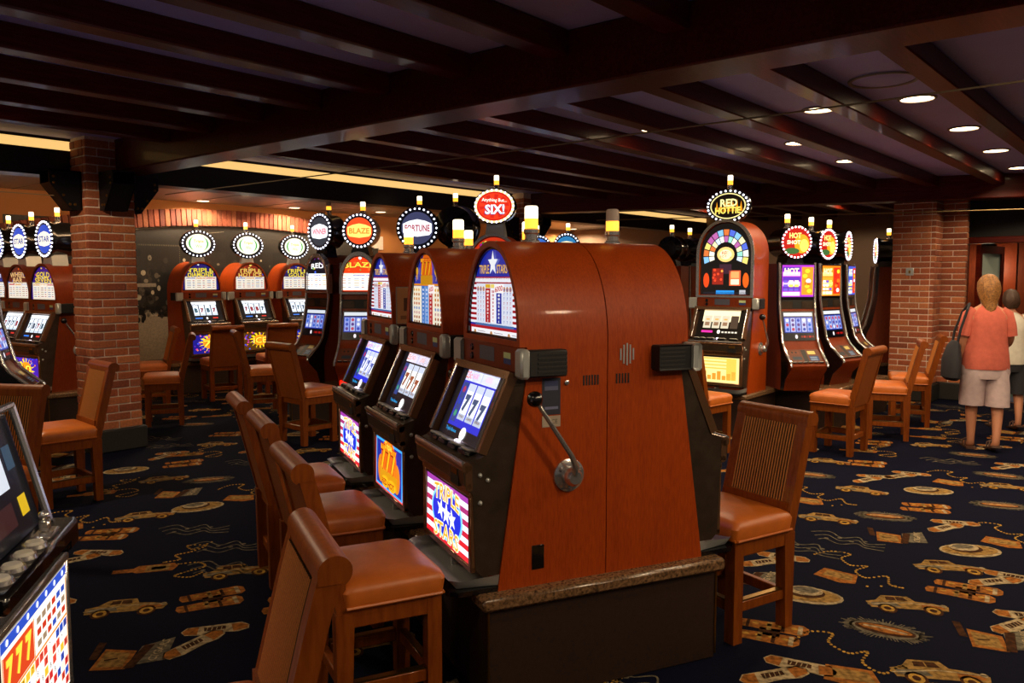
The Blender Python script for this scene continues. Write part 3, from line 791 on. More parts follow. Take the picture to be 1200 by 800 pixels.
def belly_table(a):
    a.rect(-.225, -.14, .225, .14, '#f4ead8').up(); a.rect(-.225, .118, .225, .14, '#2848b0'); a.rect(-.215, .03, -.03, .108, '#c8401c'); a.rect(-.02, .03, .215, .108, '#fbf2e4')
    r = random.Random(2)
    for i in range(7):
        for j in range(14):
            x = -.215 + j * .031; z = -.132 + i * .0225
            a.rect(x, z, x + .026, z + .018, r.choice(['#d04030', '#e8b030', '#2848a8', '#fff8f0', '#f8efe0', '#fff8f0', '#f0e0c8', '#c02828']))
    for x in (-.222, -.028, .216): a.rect(x, -.135, x + .005, .11, '#e07820')
    a.rect(-.222, .024, .22, .029, '#e07820'); a.up()
    for i in range(7): a.ell(-.19 + i * .064, .129, .008, .007, '#dfe8ff', 8)
    for i in range(3):
        for j in range(6): a.rect(-.008 + j * .037, .04 + i * .024, .02 + j * .037, .054 + i * .024, r.choice(['#b8321c', '#2848a8', '#907860']))
    for j in range(3): a.text('7', -.18 + j * .058, .07, .055, '#f8d040', fat=.06)
    for i in range(7):
        for j in range(14):
            if (i + j) % 2: a.text(r.choice('7B5'), -.202 + j * .031, -.123 + i * .0225, .012, '#301810', fat=.02)
def reels_stars(rim='#2028b8', seven='#38486a', lit='#f2f6ff', sheet='#e9ecf4'):
    def fn(a):
        """reel window: plane 0.46 x 0.29"""
        a.rect(-.225, -.145, .225, .145, '#0a0a12').up(); a.rect(-.165, -.1, .155, .135, rim); a.rect(-.165, .088, .155, .135, lit)
        for i in range(4): a.rect(.175, .06 - i * .045, .2, .085 - i * .045, '#8c1c24' if i < 2 else '#3a2020')
        a.up(); a.text('25c', -.135, .112, .03, '#e08060', fat=.02); a.rect(-.005, .088, .002, .135, '#a8b0d0')
        a.text('1600', -.07, .112, .022, '#e07060'); a.text('6000', .07, .112, .022, '#e0a090')
        a.rect(-.155, -.085, -.105, .08, '#283a78')
        for i in range(3): a.ell(-.13, .05 - i * .05, .014, .014, ['#c02030', '#2838b0', '#40a060'][i], 10)
        for j in range(3):
            x = -.095 + j * .085; a.rect(x, -.07, x + .072, .08, sheet)
        a.up()
        for j in range(3):
            x = -.095 + j * .085; a.rect(x, .05, x + .072, .08, '#b9c2d6'); a.rect(x, -.07, x + .072, -.045, '#aab4c8')
            a.text('7', x + .036, .0 - .01 * j, .072, seven, fat=.09)
            a.rect(x + .01, -.06, x + .06, -.05, '#6a4a3a')
        a.text('Triple Bonus', -.105, -.118, .018, '#20a8f0', w=.11); a.ell(.02, -.115, .028, .026, '#ffffff', 12); a.up(); a.text('25c', .02, -.115, .022, '#e04048')
    return fn
def reels_white(seed=3):
    def fn(a):
        r = random.Random(seed)
        a.rect(-.225, -.145, .225, .145, '#0c0c10').up(); a.rect(-.17, -.065, .17, .11, '#1a1c28'); a.rect(-.17, .085, .17, .125, '#f8fbff').up()
        for j in range(4): x = -.16 + j * .083; a.rect(x, -.06, x + .07, .082, '#dfe9f6')
        a.up()
        for j in range(4):
            x = -.125 + j * .083; a.text(r.choice(['7', '7', 'B']), x, .01, .06, r.choice(['#2a3c50', '#802028', '#305060']), fat=.08); a.rect(x - .03, -.055, x + .03, -.04, '#b0c0d0')
        a.rect(-.16, -.105, -.06, -.09, '#3070d0'); a.rect(.08, -.105, .15, -.09, '#c03028'); a.ell(0, -.1, .014, .016, '#f8f8ff', 8)
    return fn
def reels_gold(a):
    a.rect(-.225, -.145, .225, .145, '#140e08').up(); a.rect(-.18, .02, .18, .135, '#fff2c0').up()
    for j in range(4): a.rect(-.165 + j * .088, -.045, -.09 + j * .088, .08, '#c9c0a8' if j < 3 else '#48382c')
    a.up()
    for j in range(3): a.rect(-.15 + j * .088, -.02, -.105 + j * .088, .015, '#8a6a50'); a.rect(-.145 + j * .088, .035, -.11 + j * .088, .05, '#d8a050')
    a.rect(-.17, -.09, -.06, -.07, '#f030a0'); a.ell(0, -.08, .016, .02, '#fff8e8', 10)
    for j in range(5): a.rect(.03 + j * .032, -.09, .052 + j * .032, -.075, '#d8d0c0')
# video artwork
def video_top(seed, bg, word):
    def fn(a):
        """0.44 x 0.32"""
        r = random.Random(seed); a.rect(-.22, -.16, .22, .16, bg[0]).up()
        for i in range(6): a.rect(-.21, -.15 + i * .05, .03, -.11 + i * .05, bg[1 + i % 2])
        a.rect(.05, -.14, .21, .14, bg[3]); a.up()
        for i in range(4):
            for j in range(3): a.rect(-.2 + j * .075, -.14 + i * .04, -.14 + j * .075, -.115 + i * .04, r.choice(['#ffe860', '#fff8d8', '#7058c8', '#ffffff']))
        for i in range(5): a.ell(.13 + r.uniform(-.04, .04), -.1 + i * .05, .035, .022, r.choice(['#f8d030', '#f07020', '#ffffff', '#d82818']), 12)
        a.up(); a.text(word, -.09, .1, .06, '#fff6c0', w=.2, fat=.04); a.text(digits(r, 4), .13, -.03, .03, '#902010', fat=.02)
    return fn
def video_reels(seed):
    def fn(a):
        """0.42 x 0.3"""
        r = random.Random(seed); a.rect(-.21, -.15, .21, .15, '#07070b').up(); a.rect(-.19, .1, .19, .135, '#e6eef8'); a.rect(-.19, -.07, .19, .09, '#2038b0').up()
        for j in range(5): a.rect(-.18 + j * .074, -.06, -.118 + j * .074, .08, '#b8c4f0' if j % 2 else '#8ea2ec')
        a.up()
        for j in range(5):
            for i in range(3): a.ell(-.149 + j * .074, -.035 + i * .046, .02, .017, r.choice(['#3048c0', '#f0f4ff', '#5a3a90', '#c04060', '#2a60d0']), 8)
        a.ell(-.04, -.11, .018, .022, '#fff4ff', 10)
        for j in range(5): a.rect(.02 + j * .036, -.12, .045 + j * .036, -.1, '#c01c18' if j % 2 else '#801410')
    return fn
def deck_print(seed):
    def fn(a):
        """0.42 x 0.24"""
        r = random.Random(seed); a.rect(-.21, -.12, .21, .12, '#5c2c12').up(); a.rect(-.03, -.11, .03, .11, '#1a1816')
        a.rect(-.17, -.07, -.05, -.01, '#22303c'); a.rect(.05, -.09, .17, .0, '#1c3a68'); a.rect(.05, .03, .15, .09, '#c8b868'); a.rect(-.18, .03, -.06, .1, '#6a3616').up()
        for x in (-.15, -.1): a.ell(x, .065, .014, .018, '#1c1410', 8)
        for i in range(3): a.rect(.06, -.08 + i * .025, .15, -.07 + i * .025, '#8aa8d0')
    return fn
# topper artwork (unit disc)
def top_oval_green(a):
    a.ell(0, 0, 1, 1, '#0c0c14', 32).up(); a.ell(0, 0, .74, .74, '#f6f3d8', 32).up(); a.ell(0, 0, .6, .62, '#2f9a4a', 28).up(); a.ell(0, 0, .5, .64, '#fbf8e2', 28).up()
    a.text('Triple', 0, .16, .3, '#b8a838', w=.62, fat=.02); a.text('Win', 0, -.2, .28, '#9ac088', w=.4, fat=.02)
def top_disc(bg, mid, ink, word, small=None):
    def fn(a):
        a.ell(0, 0, 1, 1, '#0b0b12', 32).up(); a.ell(0, 0, .8, .8, bg, 32).up()
        a.poly([(-.6, -.34), (0, -.42), (.6, -.34), (.72, -.2), (.72, .22), (.4, .36), (0, .44), (-.4, .36), (-.72, .22), (-.72, -.2)], mid).up()
        a.text(word, 0, .0, .34, ink, w=min(1.25, .26 * len(word) + .2), fat=.03)
        if small: a.text(small, 0, .52, .18, '#fff4d8', w=.7)
    return fn
def top_six(a):
    a.ell(0, 0, 1, 1, '#f0d898', 36).up(); a.ell(0, 0, .88, .87, '#c01c14', 36).up(); a.ell(0, 0, .8, .78, '#e03a1c', 36).up()
    for k in range(10): a.poly([(0, 0), (.75 * math.cos(k * .628), .72 * math.sin(k * .628)), (.75 * math.cos(k * .628 + .3), .72 * math.sin(k * .628 + .3))], '#c82418')
    a.up(); a.text('Anything But...', 0, .34, .26, '#fff8e8', w=1.25, fat=.015, rot=-.06); a.text('SIX!', .02, -.2, .62, '#3a4a90', w=1.02, fat=.05); a.up(); a.text('SIX!', .03, -.18, .58, '#ffffff', w=.98, fat=.03)
def top_red(a):
    a.ell(0, 0, 1, 1, '#181210', 36).up(); a.ell(0, 0, .84, .82, '#e8d890', 36).up(); a.ell(0, 0, .78, .75, '#140c08', 36).up()
    for k in range(7): a.poly([(-.6 + k * .19, -.35), (-.45 + k * .19, -.35), (-.52 + k * .19, .3 + .12 * (k % 2))], '#d88818')
    a.up(); a.text('RED', .04, .2, .48, '#fff2a0', w=.8, fat=.03); a.text('HOTTIE', .0, -.28, .42, '#f8dc60', w=1.2, fat=.03)
def top_hot(a):
    a.ell(0, 0, 1, 1, '#b01810', 32).up(); a.ell(.35, -.1, .5, .6, '#e8a020', 20).up(); a.ell(.5, -.2, .3, .4, '#f8e060', 16); a.ell(-.3, -.55, .5, .2, '#3a6030', 14); a.up()
    a.text('HOT', -.1, .42, .36, '#ffe880', w=.8, fat=.04); a.text('SHOT', -.2, .0, .26, '#fff4d0', w=.9, fat=.03)

# ------------------------------------------------------------------ shared machine pieces
def candle(root, x, y, z, lit=True, s=1.0, amber_only=False):
    b = part(root, 'candle_light', ('cb', s), 'chrome', lambda m: m.lathe([(.034 * s, -.006), (.034 * s, .006), (.026 * s, .012), (.026 * s, .03), (.031 * s, .036), (.031 * s, .05), (.024 * s, .054)], n=14), (x, y, z))
    part(b, 'amber_tier', ('ca', s), 'amber_lamp', lambda m: m.lathe([(.027 * s, .054), (.027 * s, .092)], n=14))
    part(b, 'white_tier', ('cw', s, lit), 'white_lamp' if lit else 'dead_lamp', lambda m: m.lathe([(.027 * s, .092), (.027 * s, .135), (.022 * s, .141)], n=14))
    return b
def topper(root, key, art, y, z, rx, rz, depth, neck_z, mat='print_bright', drum='black_gloss', bulbs=26, rim='black_gloss', cand=True, neck='satin_metal'):
    part(root, 'topper_neck', ('tn', z, neck_z, y, rx, neck), neck, lambda m: (m.prism([(-.1, neck_z - .03), (.1, neck_z - .03), (.07, z - rz * .72), (-.07, z - rz * .72)], 'y', y + .02, y + depth * .6),))
    d = part(root, 'topper_sign', ('td', rx, rz, depth, drum), drum, lambda m: m.lathe([(1.0, 0), (1.04, .008), (1.04, .03), (.97, .05), (.93, depth * .8), (.6, depth), (.2, depth)], axis='y', n=32, ex=rx, ey=rz), (0, y, z))
    kk = ('tg', key, rx, rz, mat)
    if kk not in CACHE:
        a = Art(); art(a); CACHE[kk] = a.mesh('sign_face', mat, o=(0, -.003, 0), ex=(rx * .97, 0, 0), ey=(0, 0, rz * .97))
    link('sign_face', CACHE[kk], d)
    part(d, 'bulb_ring', ('tb', rx, rz, bulbs), 'bulb', lambda m: [m.sphere((math.cos(2 * PI * k / bulbs) * rx * .93, -.008, math.sin(2 * PI * k / bulbs) * rz * .93), .0105, 6, 4) for k in range(bulbs)])['kind'] = 'stuff'
    if cand: candle(root, 0, y + depth * .45, z + rz * .97, s=.9)
    return d
def reel_slope():
    top, bot = Vector((0, -.012, .765)), Vector((0, -.128, .505))
    ey = (top - bot).normalized(); en = Vector((0, -ey.z, ey.y)); return top, bot, ey, en
def upright(label, loc, az, pay, payart, bellykey, bellyart, reelkey, reelart, spring=.88, apex=1.27, arm=True, top=None, scale=1.0, cand=True, cand_lit=True, mat='print_lit', trim=None, group=None, details=True, woodm='cherry'):
    """reel slot machine with an arched wooden hood; top = (key, art, rx, rz, depth, mat)"""
    r = thing('slot_machine', label, 'slot machine', loc, az, group=group, scale=scale)
    K = (spring, apex, woodm)
    outer = arch_pts(MW, .88, spring, apex); inner = arch_pts(MW - .024, .9, spring + .0, apex - .022); glass = arch_pts(MW - .034, .91, spring + .0, apex - .032)
    def cab(m):
        m.prism([(.363, 0), (.363, .88), (.03, .88), (.03, .78), (-.085, 0)], 'x', -MW, MW)
        m.prism(outer, 'y', .03, .363)
        m.ring(outer, inner, 'y', 0, .03)
    part(r, 'cabinet', ('cab', K), woodm, cab)
    part(r, 'hood_trim', ('ht', K, trim), trim or 'black_gloss', (lambda m: m.ring(arch_pts(MW + .004, .88, spring, apex + .004), inner, 'y', -.006, .006)) if trim else (lambda m: m.ring(inner, glass, 'y', .01, .022)))
    art_part(r, 'award_glass', ('pay', pay, K), mat, payart, clip=glass, o=(0, .02, 0))
    ip = part(r, 'info_panel', 'infop', 'cherry_dark', lambda m: m.box(-MW + .01, MW - .01, -.004, .04, .785, .88, .004))
    art_part(ip, 'display', 'infod', 'print_flat', lambda a: a.rect(-.09, .81, .06, .865, '#4a4c5c'), o=(0, -.005, 0))
    art_part(ip, 'sticker', 'infos', 'print_flat', lambda a: (a.rect(.15, .812, .215, .855, '#283a78'), a.up(), a.rect(.15, .833, .215, .855, '#b8c890')), o=(0, -.005, 0))
    for zk in (.85, .815): part(ip, 'lock', ('iplock', zk), 'black_gloss', lambda m: m.lathe([(.015, 0), (.012, -.006)], axis='y', n=12), (-.17, -.004, zk))
    for sx in (-1, 1):
        sp = part(r, 'side_speaker', ('ss', sx), 'black_matte', lambda m: (m.box(sx * MW, sx * (MW + .05), .015, .17, .775, .872, .006), [m.box(sx * (MW + .049), sx * (MW + .053), .05, .165, .79 + i * .016, .797 + i * .016) for i in range(5)]))
        part(sp, 'end_cap', ('sc', sx), 'satin_metal', lambda m: m.box(sx * (MW - .004), sx * (MW + .056), -.02, .02, .77, .877, .01))
    front = [(.03, .775), (-.002, .775), (-.122, .50), (-.198, .475), (-.214, .455), (-.21, .40), (-.178, .365), (-.168, .085), (-.14, .06), (-.05, .06)]
    part(r, 'reel_housing', 'rhouse', 'dark_metal', lambda m: m.prism(front, 'x', -MW + .008, MW - .008))
    topv, bot, ey, en = reel_slope(); mid = (topv + bot) / 2; L = (topv - bot).length
    def bezel(m):
        def q(x0, x1, t0, t1, h):
            P = [bot + Vector((x, 0, 0)) + ey * t + en * hh for hh in (-.004, h) for t in (t0, t1) for x in (x0, x1)]
            m.add(P, [(0, 2, 3, 1), (4, 5, 7, 6), (0, 1, 5, 4), (2, 6, 7, 3), (0, 4, 6, 2), (1, 3, 7, 5)])
        q(-MW + .004, -MW + .032, -.005, L + .015, .03); q(MW - .032, MW - .004, -.005, L + .015, .03); q(-MW + .004, MW - .004, L - .012, L + .018, .034)
    part(r, 'reel_bezel', 'rbez', 'bronze', bezel)
    for sx in (-1, 1):
        part(r, 'chrome_strip', ('bzs', sx), 'chrome', lambda m: m.tube([bot + Vector((sx * (MW - .033), 0, 0)) + en * .03 - ey * .004, topv + Vector((sx * (MW - .033), 0, 0)) + en * .03], .005, 6))
    art_part(r, 'reel_window', ('reel', reelkey), 'print_bright', reelart, o=mid + en * .003, ex=(1, 0, 0), ey=ey, en=en)
    deck = part(r, 'button_deck', 'bdeck', 'bronze', lambda m: (m.tube([(-MW + .006, -.2, .462), (MW - .006, -.2, .462)], .02, 10), m.tube([(-MW + .006, -.19, .39), (MW - .006, -.19, .39)], .014, 8), m.box(-MW + .006, MW - .006, -.206, -.18, .385, .47)))
    for i, x in enumerate((-.19, -.13, -.05, .06, .17)):
        w = .022 if i < 2 else .034
        part(deck, 'button', ('btn', w), ['black_gloss', 'button_white'], lambda m: (m.box(-w - .004, w + .004, -.027, .027, 0, .018, .003), m.mat(1).box(-w, w, -.02, .022, .018, .026, .003)), (x, -.160, .484), (-.28, 0, 0))
    part(deck, 'lip', 'dlip', 'chrome', lambda m: m.tube([(-MW + .008, -.212, .478), (MW - .008, -.212, .478)], .008, 8))
    for yy, zz in ((-.15, .43), (-.12, .41), (-.15, .33)): part(deck, 'screw', 'dscrew', 'satin_metal', lambda m: m.sphere((0, 0, 0), .009, 8, 6), (MW - .008, yy, zz))
    part(deck, 'spin_button', 'spin', 'button_lit', lambda m: m.box(-.016, .016, -.008, .008, 0, .014, .003), (.01, -.138, .497))
    part(deck, 'sticker', 'stk', ['black_matte', 'brass'], lambda m: (m.box(.14, .22, -.2135, -.2, .385, .45), m.mat(1).box(.15, .21, -.2155, -.21, .425, .447)))
    part(r, 'belly_frame', 'bfr', 'bronze', lambda m: (m.box(-MW + .01, -MW + .035, -.187, -.165, .08, .375, .004), m.box(MW - .035, MW - .01, -.187, -.165, .08, .375, .004), m.box(-MW + .01, MW - .01, -.186, -.165, .075, .1, .004), m.box(-MW + .01, MW - .01, -.19, -.165, .352, .378, .004)))
    art_part(r, 'belly_glass', ('belly', bellykey), 'print_bright', bellyart, o=(0, -.179, .226), ex=(1.06, 0, 0), ey=(0, .02, 1.0))
    def tray(m):
        x0, x1, y0, y1 = -MW + .005, MW - .005, -.262, -.05
        m.add([(x0, y1, .02), (x1, y1, .02), (x1 - .03, y0 + .03, .02), (x0 + .03, y0 + .03, .02), (x0, y1, .06), (x1, y1, .06), (x1, y0 + .03, .055), (x1 - .03, y0, .055), (x0 + .03, y0, .055), (x0, y0 + .03, .055)],
              [(0, 1, 2, 3), (1, 5, 6, 2), (2, 6, 7), (3, 2, 7, 8), (3, 8, 9), (0, 3, 9, 4)])
        m.box(-.004, .004, y0 + .1, y1, .02, .05)
        m.mat(1).prism([(x0 - .004, y1), (x1 + .004, y1), (x1 + .004, y0 + .026), (x1 - .028, y0 - .006), (x0 + .028, y0 - .006), (x0 - .004, y0 + .026)], 'z', .0, .018)
    part(r, 'coin_tray', 'ctray', ['satin_metal', 'black_gloss'], tray)
    if arm:
        a = part(r, 'pull_arm', 'arm', 'chrome', lambda m: m.tube([(MW + .05, .2, .41), (MW + .075, .19, .45), (MW + .08, .17, .49), (MW + .085, .03, .69)], [.013, .013, .010, .008], 8))
        part(a, 'pivot_plate', 'armp', 'chrome', lambda m: (m.lathe([(.062, 0), (.062, .008), (.05, .014), (.034, .016), (.034, .045), (.024, .06)], axis='x', n=24), [m.sphere((.014, .046 * math.cos(k * 2.094 + .5), .046 * math.sin(k * 2.094 + .5)), .009, 6, 4) for k in range(3)]), (MW, .2, .40))
        part(a, 'knob', 'armk', 'black_gloss', lambda m: m.sphere((0, 0, 0), .029, 14, 10), (MW + .086, .02, .705))
    if details:
        art_part(r, 'placard', 'plac', 'print_flat', lambda a: (a.rect(.09, .63, .165, .765, '#2b2d3c'), a.up(), a.rect(.1, .72, .155, .74, '#5a6080'), a.rect(.1, .65, .155, .66, '#6a7090'), a.rect(.1, .735, .155, .755, '#39406a'), a.rect(.09, .585, .165, .626, '#a89a88'), a.up(), a.text('CE', .14, .605, .016, '#4a4038')), o=(MW + .0015, 0, 0), ex=(0, 1, 0), en=(1, 0, 0))
        part(r, 'lock', 'lockk', 'chrome', lambda m: m.lathe([(.009, 0), (.009, .006), (.005, .008)], axis='x', n=10), (MW, .19, .745))
        part(r, 'air_vent', 'vent1', 'black_matte', lambda m: [m.box(MW - .001, MW + .002, .26 + i * .012, .266 + i * .012, .73, .768) for i in range(6)])
        part(r, 'air_vent', 'vent2', 'black_matte', lambda m: [m.box(-MW - .002, -MW + .001, .27 + i * .013, .276 + i * .013, .73, .768) for i in range(5)])
        part(r, 'speaker_slots', 'vent3', 'satin_metal', lambda m: [m.box(-MW - .003, -MW + .001, .25 + i * .014, .256 + i * .014, .84 - h, .84 + h) for i, h in enumerate((.022, .036, .042, .036, .022))])
        part(r, 'meter_window', 'mwin', ['black_gloss'], lambda m: m.box(MW - .002, MW + .003, .05, .1, .06, .15, .001))
    if top:
        key, art, rx, rz, dep, tmat = top[:6]
        tz = apex + (top[6] if len(top) > 6 else .06) + rz
        topper(r, key, art, .05, tz, rx, rz, dep, apex, tmat)
    elif cand:
        candle(r, 0, .18, apex - .002, cand_lit)
    return r
def video(label, loc, az, key, topart, reelseed, disc=None, arch=False, scale=1.0, group=None, trim='chrome', glow=False, art=True):
    """upright video slot with a curved front between chrome side rails"""
    r = thing('slot_machine', label, 'slot machine', loc, az, group=group, scale=scale)
    W = .188
    prof = [(.45, 0), (.45, 1.27), (.02, 1.27), (.02, .9), (.0, .79), (-.07, .49), (-.12, .41), (-.25, .29), (-.28, .26), (-.27, .22), (-.17, .12), (-.13, 0)]
    part(r, 'cabinet', 'vcab', 'cherry_dark', lambda m: m.prism(prof, 'x', -W, W))
    rail = [(.02, 1.28), (.005, 1.1), (.0, .9), (-.015, .79), (-.087, .49), (-.137, .41), (-.24, .32), (-.285, .285), (-.295, .25)]
    for sx in (-1, 1):
        part(r, 'side_rail', ('vrail', sx, trim), trim, lambda m: m.tube([(sx * W, y, z) for y, z in rail], .013, 8))
        part(r, 'side_skirt', ('vsk', sx), 'black_gloss', lambda m: m.prism([(.03, 1.27), (.02, .9), (.0, .79), (-.07, .49), (-.12, .41), (-.25, .29), (-.28, .26), (-.27, .22), (-.17, .12), (-.13, 0), (-.07, 0), (-.08, .2), (-.06, .38), (-.0, .52), (.05, .79), (.06, .9), (.07, 1.27)], 'x', sx * W, sx * (W + .005)))
    if art:
        if arch:
            g = arch_pts(W - .02, .99, 1.08, 1.34)
            part(r, 'hood', 'vhood', 'cherry_dark', lambda m: m.prism(arch_pts(W, .96, 1.08, 1.38), 'y', .02, .42))
            part(r, 'hood_trim', 'vhoodt', 'chrome', lambda m: m.ring(arch_pts(W + .012, .96, 1.08, 1.392), arch_pts(W - .015, .98, 1.08, 1.35), 'y', -.012, .05))
            art_part(r, 'award_glass', ('vpay', key), 'print_bright', topart, clip=g, o=(0, .012, 0))
        else:
            part(r, 'screen_bezel', 'vbz', 'black_gloss', lambda m: m.box(-W + .008, W - .008, -.0, .03, .91, 1.27, .004))
            art_part(r, 'top_screen', ('vtop', key), 'print_bright', topart, o=(0, -.002, 1.095), ex=(.77, 0, 0))
        part(r, 'speaker_panel', 'vspk', ['black_matte', 'dark_metal'], lambda m: (m.box(-W + .008, W - .008, .004, .03, .80, .905, .003), m.mat(1).box(-W + .02, -.05, .0, .03, .82, .89), m.box(.05, W - .02, .0, .03, .82, .89)))
        a0, b0 = Vector((0, -.004, .79)), Vector((0, -.072, .495)); ey = (a0 - b0).normalized(); en = Vector((0, -ey.z, ey.y))
        art_part(r, 'reel_screen', ('vreel', reelseed), 'print_lit', video_reels(reelseed), o=(a0 + b0) / 2 + en * .004, ex=(.8, 0, 0), ey=ey, en=en)
        a1, b1 = Vector((0, -.122, .41)), Vector((0, -.25, .292)); ey = (a1 - b1).normalized(); en = Vector((0, -ey.z, ey.y))
        dk = art_part(r, 'deck_panel', ('vdeck', reelseed % 2), 'print_flat', deck_print(reelseed), o=(a1 + b1) / 2 + en * .003, ex=(.8, 0, 0), ey=ey * .72, en=en)
        for i in range(6):
            part(dk, 'button', 'vbtn', ['black_gloss', 'button_white'], lambda m: (m.box(-.022, .022, -.012, .012, 0, .01, .002), m.mat(1).box(-.017, .017, -.008, .008, .01, .014)), (-.14 + i * .056, -.262, .287), (-.5, 0, 0))
        if glow:
            part(r, 'fireball_lamp', 'fireb', 'amber_lamp', lambda m: m.sphere((.05, -.215, .18), .028, 10, 8))
            part(r, 'glow_strip', 'glows', 'red_glow', lambda m: m.box(-W + .02, W - .02, -.17, -.14, .04, .09))
    if disc:
        dkey, dart, rad, dep, ph, fl = disc
        zz = (1.38 if arch else 1.27) + .05 + rad
        topper(r, dkey, dart, .05, zz, rad, rad, dep, (1.38 if arch else 1.27), rim=fl, drum='chrome' if fl == 'chrome' else 'black_gloss', cand=False, neck='black_gloss')
        candle(r, 0, .05 + dep * .5, zz + rad * .95, ph, 1.0)
    else:
        candle(r, 0, .25, 1.27, True)
    return r
# ================================================================== MACHINE BANKS
# --- middle bank: three pairs back to back on one granite counter
ROW = math.radians(-24.2)
R_DIR = Vector((math.sin(ROW), math.cos(ROW), 0)); A_DIR = Vector((math.cos(ROW), -math.sin(ROW), 0))
AZ_A = math.degrees(math.atan2(A_DIR.x, A_DIR.y))
CORNER = on_z(582, 693, BASE_Z) + A_DIR * 0.09          # near foot of the first cabinet
M1 = Vector((CORNER.x, CORNER.y, 0)) + R_DIR * MW
PITCH_M = 0.82
def mid(i, back=False): return M1 + R_DIR * (PITCH_M * i) + A_DIR * (0.73 if back else 0.0) + Vector((0, 0, BASE_Z))
upright('nearest wooden slot machine with starry red striped belly glass and side pull arm', mid(0), AZ_A + 180, 'stars', pay_stars, 'stars', belly_stars, 'stars', reels_stars())
upright('middle wooden slot machine with golden sevens glass between two starry machines', mid(1), AZ_A + 180, 'sevens', pay_sevens, 'sevens', belly_sevens, 'sevens', reels_stars('#101018', '#8a4a30', '#f0e8ff', '#f4f0ec'))
upright('farthest starry slot machine of the front row, paper notice at its side', mid(2), AZ_A + 180, 'stars', pay_stars, 'stars', belly_stars, 'stars2', reels_stars('#2430c8', '#4858a0'))
gen1 = pay_game('#30208a', ['WILD', 'GOLD'], '#ffd860', seed=4)
upright('wooden slot machine turned away, back to back with the nearest one', mid(0, True), AZ_A, 'g1', gen1, 'b1', belly_burst(4), 'w1', reels_white(4), cand_lit=False, arm=False)
upright('wooden slot machine hidden behind the middle one, only its top lamp showing', mid(1, True), AZ_A, 'g1', gen1, 'b1', belly_burst(4), 'w1', reels_white(4), arm=False)
upright('wooden slot machine behind the farthest starry one, only its top lamp showing', mid(2, True), AZ_A, 'g1', gen1, 'b1', belly_burst(4), 'w1', reels_white(4), arm=False)
def counter(label, c, rotz, lx, ly, h=BASE_Z, over=.03):
    """granite topped plinth, c = centre on the floor"""
    t = thing('machine_counter', label, 'counter', c, rotz=rotz)
    solo('plinth', 'plinth', lambda m: m.box(-lx / 2 + over, lx / 2 - over, -ly / 2 + over, ly / 2 - over, 0, h - .05, .004), t)
    solo('granite_top', 'granite', lambda m: (m.box(-lx / 2, lx / 2, -ly / 2, ly / 2, h - .052, h, .012)), t)
    for sx in (-1, 1):
        for sy in (-1, 1):
            part(t, 'corner_strip', ('cst', h), 'brass', lambda m: m.box(-.004, .004, -.004, .004, .02, h - .055), (sx * (lx / 2 - over), sy * (ly / 2 - over), 0))
    return t
cl = PITCH_M * 2 + 2 * MW + .12
counter('long granite topped counter under the middle slot machines', Vector((*(M1 + R_DIR * PITCH_M + A_DIR * .365).xy, 0)), math.atan2(A_DIR.y, A_DIR.x), 1.06, cl)
# paper notice stuck at the side of the third machine
nt = thing('paper_notice', 'small tan paper notice taped beside the third starry machine', 'notice', mid(2) + Vector((0, 0, 0)) - R_DIR * (MW + .03) + A_DIR * .08, rotz=math.atan2(A_DIR.y, A_DIR.x) + .2)
part(nt, 'sheet', 'nsheet', 'trim_white', lambda m: m.box(-.075, .075, -.003, 0, .88, 1.08))
art_part(nt, 'picture', 'npic', 'print_flat', lambda a: (a.rect(-.07, .885, .07, 1.075, '#c08a58'), a.up(), a.rect(-.03, .95, .035, 1.02, '#5a3420'), a.rect(-.05, .905, .05, .925, '#8a5a38')), o=(0, -.004, 0))

# --- three machines by the mural, facing the room
AZ_B = math.degrees(math.atan2(-V.x, -V.y))
oval = ('oval', top_oval_green, .235, .17, .11, 'print_bright')
bb = [('first', 'purple pictured', pay_game('#241a70', ['TRIPLE', 'DIAMOND'], '#f4e050', seed=11), belly_burst(11, '#1a1878', '7s')),
      ('second', 'pale red', pay_game('#8a2a18', ['TRIPLE', 'HOT ICE'], '#f8c860', seed=12), belly_burst(12, '#503010', 'ICE')),
      ('third', 'purple pictured', pay_game('#2c1a60', ['TRIPLE', 'GOLD'], '#f4e050', seed=13), belly_burst(13, '#181878', '7s'))]
B_OFF = [0, .76, 1.55]
for i, (nm, tone, pa, be) in enumerate(bb):
    upright('slot machine with oval green sign, %s from the left by the street photograph' % nm, Vector((*(B1 + U * B_OFF[i]).xy, BASE_Z)), AZ_B, 'b%d' % i, pa, 'bb%d' % i, be, 'bw%d' % i, reels_white(20 + i), top=oval, scale=1.06, arm=False, details=False, cand=False)
counter('low dark counter under the three mural machines', B1 + U * .9 - V * -.2, ROT_U, 2.9, .75, BASE_Z - .0)
